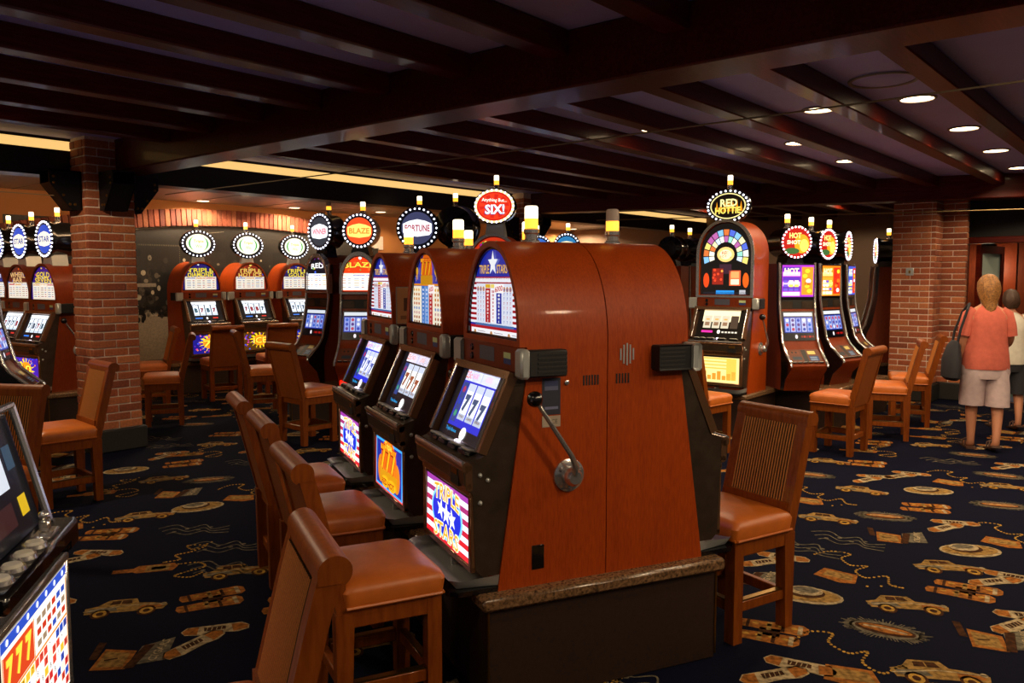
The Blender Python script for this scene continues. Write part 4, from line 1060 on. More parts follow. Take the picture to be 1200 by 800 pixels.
# --- row at the far left beyond the brick column
DROW = math.radians(-47); D_R = Vector((math.sin(DROW), math.cos(DROW), 0)); AZ_D = -47 - 90 - 9
D1 = at(50, 8.15)
for i, (nm, pa, be) in enumerate((('nearest the brick column', pay_game('#3a1a80', ['GOLD', 'SEVEN'], '#f8d860', seed=31), belly_burst(31, '#3a18a0', '10')),
                                  ('second from the brick column', pay_game('#602a20', ['WHEEL', 'BAR'], '#f0c080', seed=32), belly_burst(32, '#202080', '77')),
                                  ('at the left photo edge', pay_game('#28306a', ['LUCKY'], '#e0e0ff', seed=33), belly_burst(33, '#501860', 'BAR')))):
    upright('slot machine with round blue lit sign beyond the column, %s' % nm, Vector((*(D1 + D_R * (.80 * i)).xy, BASE_Z)), AZ_D, 'd%d' % i, pa, 'db%d' % i, be, 'dw%d' % i, reels_white(40 + i),
            top=('disc%d' % (i // 2), top_disc('#2a48b0', '#f0e6d0', '#304a90', ['STAR', 'ROYAL'][i // 2]), .17, .185, .3, 'print_bright'), arm=(i == 0), details=False, cand=False, woodm='cherry_dark')
dc = D1 + D_R * .8 + Vector((math.sin(math.radians(43)), math.cos(math.radians(43)), 0)) * .25
counter('black counter under the row beyond the left column', dc, math.atan2(D_R.y, D_R.x), 2.4, .75)
# --- round pod behind the middle bank
def pod_az(p, turn): return math.degrees(math.atan2(-p.x, -p.y)) - turn     # turn > 0: front turned to our right
P = at(372, 8.9, BASE_Z); video('dark slot machine with narrow chrome hood turned left beside the mural machines', P, pod_az(P, -52), 'c1', pay_game('#101018', ['RED'], '#f0f0f0', '#e8ecf0', 51, .97, 1.36), 51, disc=('c1', top_disc('#30343c', '#f4f6fc', '#d06070', 'WINNER'), .20, .26, False, 'black'), arch=True)
P = at(421, 8.3, BASE_Z); video('slot machine with fiery arched glass and round chrome barrel sign', P, pod_az(P, -14), 'c2', pay_game('#d83a10', ['BLAZE'], '#ffd040', '#fff4d8', 52, .97, 1.36), 52, disc=('c2', top_disc('#e04a20', '#ffe070', '#f08830', 'BLAZE'), .175, .34, True, 'chrome'), arch=True, glow=True)
P = at(489, 8.6, BASE_Z); video('slot machine with large dark round sign rising behind the middle bank', P, pod_az(P, -10), 'c3', pay_game('#e8a020', ['STAR'], '#3040a0', '#fff4d8', 53, .97, 1.36), 53, disc=('c3', top_disc('#383a58', '#f4f4fa', '#a03848', 'FORTUNE'), .22, .3, True, 'black'), arch=True)
P = at(540, 10.2, BASE_Z); video('slot machine seen from behind, dark drum sign left of the red oval sign', P, pod_az(P, 165), 'c4', None, 54, disc=('c4', top_disc('#383a58', '#f4f4fa', '#a03848', 'STAR'), .235, .3, True, 'black'), art=False, arch=False, scale=1.12)
P = at(578, 7.7, BASE_Z); upright('tall slot machine with red oval sign and pink lit arched glass', P, pod_az(P, -14), 'six', pay_game('#d83818', ['1100'], '#c020a0', '#f8d8d0', 55, 1.2, 1.53), 'sixb', belly_burst(55), 'sixw', reels_white(55), spring=1.16, apex=1.54, arm=False, trim='chrome', top=('six', top_six, .20, .162, .2, 'print_bright', .1), details=False)
P = at(632, 10.3, BASE_Z); video('far slot machine with small blue round sign near the middle column', P, pod_az(P, 10), 'c6', video_top(56, ['#203080', '#4060c0', '#203080', '#80a0e0'], 'ICE'), 56, disc=('c6', top_disc('#3060b0', '#d8ecff', '#2a3a80', 'PEARL'), .17, .25, True, 'black'))
P = at(663, 10.7, BASE_Z); video('far slot machine with pale blue round sign right of the middle column', P, pod_az(P, -8), 'c7', video_top(57, ['#203080', '#4060c0', '#203080', '#80a0e0'], 'DEEP'), 57, disc=('c7', top_disc('#2a70a0', '#f0e0b0', '#2a5a80', 'OCEAN'), .17, .25, True, 'black'), scale=1.03)
c = at(440, 8.9, 0)
counter('dark counter under the round pod behind the middle bank', c, .3, 1.9, .8)
counter('dark counter under the tall machine with red oval sign', at(590, 8.35, 0), .1, .9, .8)
counter('dark counter under the two far machines by the middle column', at(650, 10.75, 0), -.1, 1.1, .8)
counter('dark counter under the machine with dark drum sign', at(540, 10.1, 0), .1, .8, .8)
# --- right hand pod
P = at(848, 8.05, BASE_Z); upright('tall slot machine with stained glass fan and flaming oval sign', P, pod_az(P, -24), 'fan', pay_fan, 'goldb', lambda a: (a.rect(-.225, -.125, .225, .125, '#f8e090'), a.up(), [a.rect(-.2 + i * .045, -.1, -.165 + i * .045, -.1 + .04 + .02 * (i % 3), '#e09030') for i in range(9)], [a.rect(-.2, .0 + j * .03, .2 - .05 * (j % 2), .012 + j * .03, '#f0b850') for j in range(4)], a.rect(.11, -.1, .2, .1, '#f8c050')), 'gold', reels_gold,
        spring=1.28, apex=1.60, trim='chrome', top=('red', top_red, .215, .15, .09, 'print_bright', -.02), scale=1.06, details=False, mat='print_bright')
POD = at(985, 9.6)
hot = ('hot', top_hot, .165, .42, True, 'black')
for px, d, turn, key, bg, lab in ((934, 8.2, 27, 'e1', ['#a030c0', '#f0c0f0', '#6030b0', '#f09028'], 'video slot machine with purple top screen beside the tall fan machine'),
                                  (973, 8.7, 58, 'e2', ['#d87818', '#f8e080', '#e8a030', '#d83018'], 'video slot machine with yellow top screen, second of the right pod'),
                                  (997, 9.2, 78, 'e3', ['#3050c0', '#a0c0f0', '#3050c0', '#d83018'], 'video slot machine seen edge on, third of the right pod')):
    P = at(px, d, BASE_Z)
    video(lab, P, pod_az(P, turn), key, video_top(60 + int(d * 10), bg, 'HOT'), 60 + int(d * 10), disc=hot)
for px, d, turn, lab in ((791, 10.4, 165, 'slot machine seen from behind, left of the tall fan machine'), (816, 11.0, 150, 'slot machine seen from behind close to the tall fan machine, partly hidden'), (1020, 11.0, -82, 'slot machine seen from its side, partly hidden by the right brick column')):
    P = at(px, d, BASE_Z); video(lab, P, pod_az(P, turn), 'back', None, 3, disc=('hot', top_hot, .165, .3, True, 'black'), art=False)
counter('dark granite counter under the tall fan machine', at(852, 8.28, 0), math.radians(-40), .8, .8)
counter('dark granite counter under the right video machines', at(957, 8.72, 0), math.radians(52), 1.0, .75)
counter('dark counter under the edge on machine of the right pod', at(1003, 9.3, 0), math.radians(-55), .5, .7)
counter('dark counter under the machines seen from behind', at(805, 10.9, 0), 0, 1.3, .8)
counter('dark counter under the machine by the right column', at(1024, 10.97, 0), .3, .45, .5)
# --- slanted machine cut by the left edge, close to the camera
def slant(label, loc, az):
    r = thing('slant_machine', label, 'slot machine', loc, az)
    part(r, 'cabinet', 'slcab', 'black_gloss', lambda m: (m.prism([(.36, 0), (.36, .5), (.14, .76), (-.098, .775), (-.17, .49), (-.2, .475), (-.214, .455), (-.21, .40), (-.178, .365), (-.168, 0)], 'x', -MW, MW)))
    topv, bot = Vector((0, -.105, .765)), Vector((0, -.172, .495)); ey = (topv - bot).normalized(); en = Vector((0, -ey.z, ey.y)); mid_ = (topv + bot) / 2; L = (topv - bot).length
    def rail(m):
        for sx in (-1, 1): m.tube([Vector((sx * (MW - .012), 0, 0)) + bot + ey * t + en * .02 for t in (-.01, L * .5, L + .03)], .010, 8)
        m.tube([Vector((x, 0, 0)) + topv + en * .02 + ey * .03 for x in (-MW + .012, MW - .012)], .010, 8)
    part(r, 'screen_rail', 'slrail', 'chrome', rail)
    art_part(r, 'reel_window', 'slreel', 'print_lit', lambda a: (a.rect(-.23, -.145, .23, .145, '#101014'), a.up(), a.rect(-.2, -.02, .12, .12, '#dfe8f4'), a.rect(.14, -.1, .19, -.05, '#e0b820'), a.rect(.14, .02, .19, .08, '#30485a'), a.rect(-.2, -.11, .1, -.05, '#3a2020'), a.up(), [a.text('7', -.15 + i * .1, .05, .09, '#7a2028', fat=.06) for i in range(3)]), o=mid_ + en * .004, ex=(1.1, 0, 0), ey=ey, en=en)
    dk = part(r, 'button_deck', 'sldeck', 'black_gloss', lambda m: (m.box(-MW, MW, -.262, -.16, .44, .488, .01), m.box(MW - .06, MW + .03, -.255, -.05, .41, .485, .01)))
    for i, x in enumerate((-.2, -.12, -.04, .04)):
        part(dk, 'button', 'slbtn', ['chrome', 'button_white'], lambda m: (m.lathe([(.03, 0), (.027, .01)], n=14), m.mat(1).lathe([(.022, .01), (.018, .016)], n=14)), (x, -.222, .487))
    part(dk, 'coin_slot', 'slcoin', 'chrome', lambda m: (m.box(.08, .17, -.245, -.2, .487, .5, .004), m.box(.115, .135, -.235, -.21, .5, .53, .004), m.sphere((.125, -.222, .54), .014, 8, 6)))
    part(r, 'belly_frame', 'slbf', 'chrome', lambda m: (m.box(MW - .03, MW - .005, -.235, -.17, .03, .40, .006), m.box(-MW + .005, -MW + .03, -.235, -.17, .03, .40, .006), m.box(-MW, MW, -.235, -.17, .375, .4, .006), m.box(-MW, MW, -.235, -.17, .03, .05, .006)))
    art_part(r, 'belly_glass', 'slbg', 'print_bright', belly_table, o=(0, -.232, .212), ex=(1.1, 0, 0), ey=(0, .0, 1.15))
    return r
F_AZ = math.radians(-15)
f_row, n_ = Vector((math.sin(F_AZ), math.cos(F_AZ), 0)), Vector((math.cos(F_AZ), -math.sin(F_AZ), 0))
PF = on_z(80, 654, .80); origin = Vector((*(PF - f_row * .27 - n_ * .235).xy, BASE_Z))
slant('black slanted slot machine with bright pay table belly, cut by the left photo edge', origin, 90 + math.degrees(F_AZ))
counter('dark counter under the slanted machine at the left edge', Vector((*(origin - n_ * .1).xy, 0)), math.atan2(f_row.y, f_row.x), .7, .56)
P = Vector((-3.97, 6.2, BASE_Z)); video('wooden video slot machine at the left photo edge behind the ribbed stool', P, 70, 'g', video_top(70, ['#203080', '#4060c0', '#203080', '#80a0e0'], 'GOLD'), 70)
counter('dark counter under the video machine at the left edge', Vector((-4.12, 6.14, 0)), math.radians(20), .72, .5)

# ================================================================== STOOLS
def stool(label, loc, az, turn=0.0):
    r = thing('bar_stool', label, 'stool', Vector((loc[0], loc[1], 0)), az, group='tan leather casino stools')
    def leg(m, rear):
        if not rear: m.prism([(-.026, -.026), (.026, -.026), (.026, .026), (-.026, .026)], 'z', 0, .44)
        else:
            P = [(-.03, .43), (.035, .43), (.03, .0), (-.015, .0)]
            m.prism(P, 'x', -.026, .026)
    for sx in (-1, 1):
        part(r, 'leg', 'fleg', 'stool_wood', lambda m: leg(m, False), (sx * .175, -.125, 0))
        part(r, 'leg', 'rleg', 'stool_wood', lambda m: leg(m, True), (sx * .175, .19, 0))
    part(r, 'seat_frame', 'sframe', 'stool_wood', lambda m: (m.box(-.199, .199, -.149, -.125, .375, .45, .004), m.box(-.199, -.175, -.14, .2, .375, .45, .004), m.box(.175, .199, -.14, .2, .375, .45, .004), m.box(-.19, .19, .17, .2, .375, .45, .004)))
    def seat(m):
        rings = []; n = 32
        for z, g in ((.445, .0), (.452, .012), (.5, .018), (.52, .008), (.532, -.015), (.54, -.07), (.543, -.16)):
            rings.append((0, .018, z, .2 + g, .17 + g))
        vs = []; fs = []
        for (x, y, z, rx, ry) in rings:
            for k in range(n):
                a = 2 * PI * k / n; c, s_ = math.cos(a), math.sin(a); e = .16
                vs.append((x + rx * math.copysign(abs(c) ** e, c), y + ry * math.copysign(abs(s_) ** e, s_), z))
        for i in range(len(rings) - 1):
            for k in range(n): fs.append((i * n + k, i * n + (k + 1) % n, (i + 1) * n + (k + 1) % n, (i + 1) * n + k))
        fs.append(tuple(range((len(rings) - 1) * n, len(rings) * n))); m.add(vs, fs)
        m.tube([(-.208, -.156, .45), (.208, -.156, .45)], .006, 6); m.tube([(-.212, -.15, .45), (-.212, .19, .45)], .006, 6); m.tube([(.212, -.15, .45), (.212, .19, .45)], .006, 6)
    part(r, 'seat', 'seat', 'leather', seat)
    yb = lambda z: .19 + (z - .43) * .24 + .1 * max(0, z - .8) ** 1.5
    ZS = [.43, .55, .68, .79, .87, .912]
    def posts(m):
        for sx in (-1, 1):
            L = [(yb(z) - .022, z) for z in ZS]; Rr = [(yb(z) + .03, z) for z in ZS[::-1]]
            m.prism(L + Rr, 'x', sx * .2 - (.024 if sx > 0 else 0), sx * .2 + (.024 if sx < 0 else 0))
        m.box(-.18, .18, yb(.5) - .02, yb(.5) + .02, .50, .56)
    bf = part(r, 'back_frame', 'bframe', 'stool_wood', posts)
    def roll(m):
        y0 = yb(.912); c = [(y0 - .024, .892)] + [(y0 + .014 - .038 * math.cos(t), .919 + .036 * math.sin(t)) for t in [PI * k / 12 for k in range(0, 17)]] + [(y0 + .028, .892)]
        m.prism(c, 'x', -.202, .202)
    part(bf, 'top_rail', 'trail', 'stool_wood', roll)
    def ribs(m):
        n = 21; vs = []; fs = []; cols = []
        for k in range(n * 4 + 1):
            x = -.152 + .304 * k / (n * 4); cols.append((x, .010 * abs(math.sin(PI * k / 4)) ** .7))
        for z in (.545, .64, .73, .81, .87, .893):
            for x, d in cols: vs.append((x, yb(z) - .016 - d, z))
        c = len(cols)
        for i in range(5):
            for k in range(c - 1): fs.append((i * c + k, i * c + k + 1, (i + 1) * c + k + 1, (i + 1) * c + k))
        m.add(vs, fs)
        m.m = [1 if (j % (c - 1)) % 4 in (0, 3) else 0 for j in range(len(fs))]
    part(bf, 'ribbed_panel', 'ribs', ['rib_fabric', 'rib_groove'], ribs)
    for x0, x1 in ((-.18, -.15), (.15, .18)):
        part(bf, 'back_border', ('bbord', x0), 'stool_wood', lambda m: m.prism([(yb(z) - .022, z) for z in ZS[1:]] + [(yb(z) + .005, z) for z in ZS[:0:-1]], 'x', x0, x1))
    part(bf, 'rear_panel', 'rpan', 'leather_dark', lambda m: m.prism([(yb(z) - .004, z) for z in ZS] + [(yb(z) + .022, z) for z in ZS[::-1]], 'x', -.178, .178))
    for nm, b in (('f', (-.15, .15, -.14, -.11)), ('b', (-.15, .15, .17, .2)), ('l', (-.19, -.16, -.1, .175)), ('r', (.16, .19, -.1, .175))):
        s_ = part(r, 'stretcher', 'str' + nm, 'stool_wood', lambda m: m.box(*b, .13, .175, .004))
        if nm != 'b': part(s_, 'foot_plate', 'fp' + nm, 'brass', lambda m: m.box(b[0] + .002, b[1] - .002, b[2] + .002, b[3] - .002, .175, .181))
    return r
def stool_at(label, d, px, az, seen=.53):
    stool(label, at(px, d, 0, seen), az)
SA = AZ_A
def back_c(px0, py0, px1, py1, az, z=.945):
    """stool whose top rail runs between two photo points, sitting az"""
    c = (on_z(px0, py0, z) + on_z(px1, py1, z)) / 2; a = math.radians(az)
    return c - Vector((-math.sin(a), -math.cos(a), 0)) * .28
stool('nearest tan leather stool in front of the starry machine', back_c(337, 517, 374, 545, SA), SA - 2)
stool('tan leather stool in front of the golden sevens machine, second of its row', back_c(303, 478, 336, 499, SA), SA - 2)
stool('tan leather stool farthest along the front of the middle bank', back_c(276, 457, 305, 474, SA), SA - 2)
stool('stool cut by the bottom photo edge, its ribbed back to the left', back_c(330, 600, 374, 662, SA + 180), SA + 180)
stool('stool with ribbed back standing right of the middle bank', (.955, 3.56), 238)
stool_at('stool between the left brick column and the slanted machine', 5.55, 66, 224)
stool_at('stool with ribbed back cut by the left photo edge', 4.2, -34, 188)
stool_at('stool right of the left brick column, nearer of two', 8.55, 188, 248)
stool_at('stool right of the left brick column, farther of two and partly hidden', 9.7, 173, 240)
stool_at('stool with its back to us in front of the first mural machine', 10.35, 258, -38)
stool_at('stool with its back to us in front of the second mural machine', 10.9, 322, -36)
stool_at('stool facing right between the mural machines and the middle bank', 9.3, 311, 65)
stool_at('stool in front of the dark chrome machine behind the middle bank', 7.65, 364, 42)
stool_at('stool in front of the tall fan machine', 7.15, 823, 48)
stool_at('stool in front of the purple video machine, first of three on the right', 7.2, 980, -48)
stool_at('middle one of three stools before the right brick column', 7.85, 1036, -68)
stool_at('stool closest to the right brick column', 8.55, 1062, -68)
# ================================================================== PEOPLE
def skin_body(name, joints, edges, parent, mat='skin'):
    me = bpy.data.meshes.new(name); me.from_pydata([j[:3] for j in joints], edges, [])
    me.materials.append(MATS[mat])
    o = link(name, me, parent)
    sk = o.modifiers.new('skin', 'SKIN'); sk.use_smooth_shade = True
    for i, j in enumerate(joints):
        r = j[3]; me.skin_vertices[0].data[i].radius = r if isinstance(r, tuple) else (r, r)
    me.skin_vertices[0].data[0].use_root = True
    ss = o.modifiers.new('smooth', 'SUBSURF'); ss.levels = 2; ss.render_levels = 2
    return o
def person(label, loc, az, sex, S=1.0, sway=0.0):
    """standing walker; local +y is forward here"""
    r = bpy.data.objects.new('person', None); COL.objects.link(r); r.location = loc; r.scale = (S,) * 3
    r.rotation_euler = (0, 0, -math.radians(az)); tag(r, label, 'person')
    J = [(0, 0, .90, (.15, .11)), (0, .0, 1.02, (.135, .10)), (0, .0, 1.18, (.15, .11)), (0, -.01, 1.30, (.12, .09)), (0, 0, 1.385, .05), (0, .01, 1.43, .052),
         (0, .02, 1.50, (.074, .088)), (0, .015, 1.56, (.075, .09)), (0, .005, 1.61, (.05, .06))]
    E = [(i, i + 1) for i in range(8)]
    def chain(start, pts):
        p = start
        for q in pts: J.append(q); E.append((p, len(J) - 1)); p = len(J) - 1
        return p
    # walking legs: left leg carries, right foot just behind
    chain(0, [(-.09, 0, .82, .085), (-.095, .02, .5, .058), (-.10, .01, .36, .056), (-.10, -.01, .1, .035), (-.10, -.01, .045, .036), (-.105, .07, .03, .034), (-.11, .14, .022, .025)])
    chain(0, [(.09, 0, .82, .085), (.10, -.01, .5, .058), (.10, -.08, .37, .056), (.07, -.17, .13, .035), (.065, -.18, .075, .036), (.06, -.11, .035, .034), (.055, -.05, .022, .025)])
    # arms: left hangs over the bag, right bent forward
    def hand(at_, d, sx):
        p = at_; x, y, z = J[p][:3]; d = Vector(d).normalized(); side = Vector((0, 1, 0)).cross(d) if abs(d.y) < .7 else Vector((0, 0, 1)).cross(d); side.normalize()
        pl = Vector((x, y, z)) + d * .06; J.append((*pl, (.036, .02))); E.append((p, len(J) - 1)); pi = len(J) - 1
        for k in range(4):
            b = pl + side * (.027 - k * .018) + d * .04
            chain(pi, [(*b, .009), (*(b + d * (.035 - abs(k - 1.2) * .004) + Vector((0, .008, 0))), .0085), (*(b + d * (.06 - abs(k - 1.2) * .007) + Vector((0, .02, -.004))), .007)])
        b = Vector((x, y, z)) + d * .025 + side * .035; chain(p, [(*b, .011), (*(b + d * .03 + side * .012), .010), (*(b + d * .055 + side * .014), .008)])
    e = chain(3, [(-.15, -.01, 1.28, .05), (-.19, -.02, 1.08, .04), (-.2, .03, .90, .033), (-.2, .06, .80, .026)]); hand(e, (0, .15, -1), -1)
    e = chain(3, [(.15, -.01, 1.28, .05), (.195, -.03, 1.08, .04), (.215, .08, 1.0, .035), (.21, .19, .98, .026)]); hand(e, (-.1, 1, -.0), 1)
    skin_body('body', J, E, r)
    return r
def dress(r, shirt, short, hair, long_hair=True):
    solo('blouse', shirt, lambda m: (m.loft([(0, 0, .77, .205, .165), (0, 0, .82, .205, .168), (0, 0, .95, .19, .152), (0, .0, 1.06, .178, .145), (0, 0, 1.18, .178, .145), (0, -.005, 1.28, .165, .12), (0, -.005, 1.335, .115, .09), (0, 0, 1.375, .065, .068)], 28, .022, 3, cap=True),
        [m.tube([(sx * .11, -.005, 1.315), (sx * .155, -.01, 1.275), (sx * .18, -.018, 1.18), (sx * .195, -.022, 1.08)], [.055, .066, .064, .06], 14) for sx in (-1, 1)]), r)
    solo('shorts', short, lambda m: (m.loft([(0, 0, .68, .2, .15), (0, 0, .74, .212, .158), (0, 0, .86, .2, .148)], 28, .015, 5),
        m.loft([(-.1, .015, .42, .108, .118), (-.1, .012, .5, .108, .12), (-.098, .008, .6, .11, .128), (-.092, 0, .70, .112, .14), (-.08, 0, .76, .11, .14)], 22, .03, 7),
        m.loft([(.1, -.05, .42, .108, .118), (.1, -.04, .5, .108, .12), (.098, -.02, .6, .11, .128), (.092, 0, .70, .112, .14), (.08, 0, .76, .11, .14)], 22, .03, 8)), r)
    def hr(m):
        n = 22; vs = []; fs = []; rr = random.Random(4)
        rings = [(-.075, 1.27, .018, .018), (-.075, 1.31, .04, .032), (-.07, 1.35, .05, .04), (-.05, 1.385, .066, .05), (-.03, 1.42, .078, .078), (-.012, 1.47, .092, .1), (.0, 1.53, .098, .116), (.004, 1.585, .092, .11), (.004, 1.63, .07, .083), (.002, 1.658, .04, .045), (.002, 1.666, .01, .012)] if long_hair else \
                [(-.03, 1.44, .07, .05), (-.022, 1.48, .088, .085), (-.008, 1.54, .09, .1), (0, 1.6, .075, .088), (0, 1.635, .045, .055), (0, 1.648, .01, .012)]
        for i, (y, z, rx, ry) in enumerate(rings):
            for k in range(n):
                a = 2 * PI * k / n; w = 1 + .05 * math.sin(7 * a + i * .8) + .03 * math.sin(13 * a - i) + rr.uniform(-.03, .03)
                front = math.sin(a) > .35 and z < 1.58          # leave the face free
                yy = y + math.sin(a) * ry * w * (.45 if front else 1)
                vs.append((math.cos(a) * rx * w, yy, z + (rr.uniform(-.02, .01) if i == 0 else 0)))
        for i in range(len(rings) - 1):
            for k in range(n): fs.append((i * n + k, i * n + (k + 1) % n, (i + 1) * n + (k + 1) % n, (i + 1) * n + k))
        fs += [tuple(range(n - 1, -1, -1)), tuple((len(rings) - 1) * n + k for k in range(n))]
        m.add(vs, fs)
    solo('hair', hair, hr, r)
    def face(m):
        for sx in (-1, 1): m.sphere((sx * .03, .098, 1.515), .011, 8, 6)
        m.mat(1).box(-.022, .022, .1, .108, 1.452, 1.46, .002); m.mat(2).sphere((0, .108, 1.488), .015, 8, 6, (.8, 1.1, 1.3))
        for sx in (-1, 1): m.sphere((sx * .078, .01, 1.5), .022, 8, 6, (.4, .8, 1.2))
    solo('face_features', ['white_cloth', 'salmon_cloth', 'skin'], face, r)
    def sandal(m, x, y, z, tilt):
        q = lambda yy, zz: (y + yy * math.cos(tilt) - zz * math.sin(tilt), z + yy * math.sin(tilt) + zz * math.cos(tilt))
        m.prism([q(-.06, -.012), q(.19, -.012), q(.2, .006), q(-.06, .008)], 'x', x - .043, x + .043)
        for yy in (.02, .1): m.tube([(x - .044, *q(yy, 0)), (x - .036, *q(yy, .05)), (x, *q(yy, .068)), (x + .036, *q(yy, .05)), (x + .044, *q(yy, 0))], .008, 6)
    solo('sandal', 'sandal_leather', lambda m: sandal(m, -.105, -.01, .013, 0), r)
    solo('sandal', 'sandal_leather', lambda m: sandal(m, .062, -.175, .05, -.22), r)
WP = on_z(1150, 525)
w = person('person in salmon short sleeved shirt and pale knee shorts walking away with black bag', WP, 14, 'f', S=.95)
dress(w, 'salmon_cloth', 'pale_cloth', 'blond_hair')
bag = bpy.data.objects.new('shoulder_bag', None); COL.objects.link(bag); bag.location = WP; bag.rotation_euler = (0, 0, -math.radians(14)); bag.scale = (.95,) * 3
tag(bag, 'black shoulder bag hanging at the left side of the person in salmon', 'bag')
solo('pouch', 'dark_cloth', lambda m: m.loft([(-.30, -.03, .66, .05, .14), (-.305, -.03, .69, .075, .18), (-.30, -.03, .85, .078, .17), (-.285, -.02, .98, .055, .12), (-.275, -.02, 1.03, .02, .1)], 18, .02, 2), bag)
solo('strap', 'dark_cloth', lambda m: (m.tube([(-.275, -.1, 1.01), (-.255, -.12, 1.15), (-.2, -.1, 1.33), (-.16, -.01, 1.385), (-.19, .1, 1.3), (-.25, .1, 1.12), (-.275, .06, 1.01)], .012, 6)), bag)
W2 = at(1184, 8.3, 0, 1.2)
p2 = person('person in white shirt mostly hidden behind the one in salmon, at the photo edge', W2, 8, 'm', S=.87)
dress(p2, 'white_cloth', 'dark_cloth', 'brown_hair', False)

# ================================================================== CARPET PATTERN (flat weave on the floor)
TAN, ORG, CRM, BRN, GRY, GLD = '#9a7740', '#a06228', '#b09c78', '#452814', '#6e6554', '#b88c3c'
def shape(a, pts, c): a.poly(pts, c)
def m_hat(a, r):
    a.ell(0, 0, .17, .085, CRM, 20, .1); a.up(); a.ell(.0, .005, .155, .07, TAN, 20, .1); a.up(); a.ell(-.01, .025, .09, .058, BRN, 18, .1); a.up(); a.ell(-.015, .04, .082, .048, CRM, 18, .1); a.up(); a.ell(-.015, .05, .06, .03, GRY, 14, .1); a.l -= 4
def m_shoes(a, r):
    for ox, oy, ro in ((-.05, -.045, .5), (.05, .05, -.1)):
        c, s_ = math.cos(ro), math.sin(ro); f = lambda x, y: (ox + x * c - y * s_, oy + x * s_ + y * c)
        a.poly([f(x, y) for x, y in ((-.12, -.03), (-.06, -.042), (.03, -.036), (.1, -.046), (.145, -.03), (.15, .0), (.12, .03), (.04, .03), (-.04, .03), (-.11, .03), (-.135, 0))], CRM); a.up()
        a.poly([f(x, y) for x, y in ((.08, -.04), (.14, -.026), (.145, .0), (.115, .024), (.075, .02))], ORG); a.poly([f(x, y) for x, y in ((-.12, -.026), (-.07, -.034), (-.06, .026), (-.105, .026), (-.13, 0))], ORG)
        a.poly([f(x, y) for x, y in ((-.04, -.015), (.05, -.012), (.05, .014), (-.04, .016))], BRN); a.up()
        for k in range(4): a.stroke([f(-.03 + k * .02, -.012), f(-.025 + k * .02, .012)], .004, CRM)
        a.l -= 2
def m_binoc(a, r):
    for oy, ox in ((-.048, -.01), (.048, .02)):
        a.poly([(ox - .15, oy - .03), (ox - .05, oy - .034), (ox + .12, oy - .044), (ox + .145, oy - .02), (ox + .145, oy + .02), (ox + .12, oy + .044), (ox - .05, oy + .034), (ox - .15, oy + .03), (ox - .16, oy)], ORG); a.up()
        for x, w, c in ((-.12, .014, BRN), (-.03, .02, TAN), (.03, .016, BRN), (.1, .02, CRM)): a.rect(ox + x, oy - .034, ox + x + w, oy + .034, c)
        for k in range(4): a.ell(ox - .08 + k * .055, oy + .008, .016, .009, GLD, 8)
        a.l -= 1
    a.rect(-.04, -.03, .05, .03, BRN)
def m_cigar(a, r):
    a.poly([(-.12, -.09), (.01, -.12), (.05, .0), (-.07, .05)], ORG); a.poly([(.02, -.1), (.16, -.1), (.2, .06), (.07, .03)], GRY); a.up()
    a.poly([(-.1, -.075), (-.0, -.1), (.025, -.01), (-.065, .03)], TAN); a.poly([(-.13, -.01), (-.1, -.02), (-.07, .1), (-.1, .11)], BRN); a.poly([(.0, -.115), (.04, -.12), (.12, .03), (.08, .035)], BRN); a.up()
    a.text('CIGARS', .135, -.02, .034, CRM, rot=1.15, fat=.02); a.rect(-.07, -.04, -.02, -.03, BRN); a.l -= 2
def m_car(a, r):
    a.poly([(-.17, -.045), (.17, -.045), (.185, -.005), (.12, .02), (.05, .03), (.03, .075), (-.09, .075), (-.13, .025), (-.18, .01)], TAN); a.up()
    a.poly([(-.08, .03), (.02, .03), (.008, .064), (-.075, .064)], BRN); a.poly([(.06, -.03), (.16, -.03), (.165, -.01), (.07, .01)], ORG); a.poly([(-.16, -.03), (-.03, -.03), (-.05, .01), (-.16, .0)], GRY)
    for x in (-.1, .1): a.ell(x, -.05, .042, .042, BRN, 14); a.up(); a.ell(x, -.05, .03, .03, GLD, 12); a.up(); a.ell(x, -.05, .016, .016, BRN, 10); a.l -= 2
    a.up(); a.stroke([(-.18, -.02), (.0, .012), (.18, .0)], .006, CRM); a.ell(.165, .0, .014, .014, CRM, 8); a.rect(-.035, .03, -.03, .064, TAN); a.l -= 2
def bead_run(a, pts, q=.0075, c=GLD):
    L = 0
    for (x0, y0), (x1, y1) in zip(pts[:-1], pts[1:]):
        d = math.hypot(x1 - x0, y1 - y0); n = max(1, int(d / .017))
        for k in range(n): a.ell(x0 + (x1 - x0) * k / n, y0 + (y1 - y0) * k / n, q, q, c, 6)
def curl(pts, n=5):
    out = []
    P = [pts[0]] + pts + [pts[-1]]
    for i in range(1, len(P) - 2):
        for k in range(n):
            t = k / n; q = []
            for d in (0, 1):
                p0, p1, p2, p3 = P[i - 1][d], P[i][d], P[i + 1][d], P[i + 2][d]
                q.append(.5 * (2 * p1 + (p2 - p0) * t + (2 * p0 - 5 * p1 + 4 * p2 - p3) * t * t + (3 * p1 - p0 - 3 * p2 + p3) * t ** 3))
            out.append(tuple(q))
    return out + [pts[-1]]
def m_beads(a, r):
    bead_run(a, curl([(-.22, .12), (-.15, .2), (-.05, .2), (-.08, .13), (-.02, .06), (.06, .08), (.02, .0), (.08, -.06), (.17, .0), (.2, -.09), (.27, -.1)]))
    a.poly([(-.13, -.03), (.04, -.05), (.05, -.15), (-.02, -.17), (-.16, -.13)], ORG); a.up(); a.poly([(-.11, -.05), (.02, -.065), (.03, -.13), (-.12, -.115)], TAN); a.l -= 1
    for k in range(3): a.rect(.1 + k * .06, -.16 + k * .03, .112 + k * .06, -.148 + k * .03, GLD)
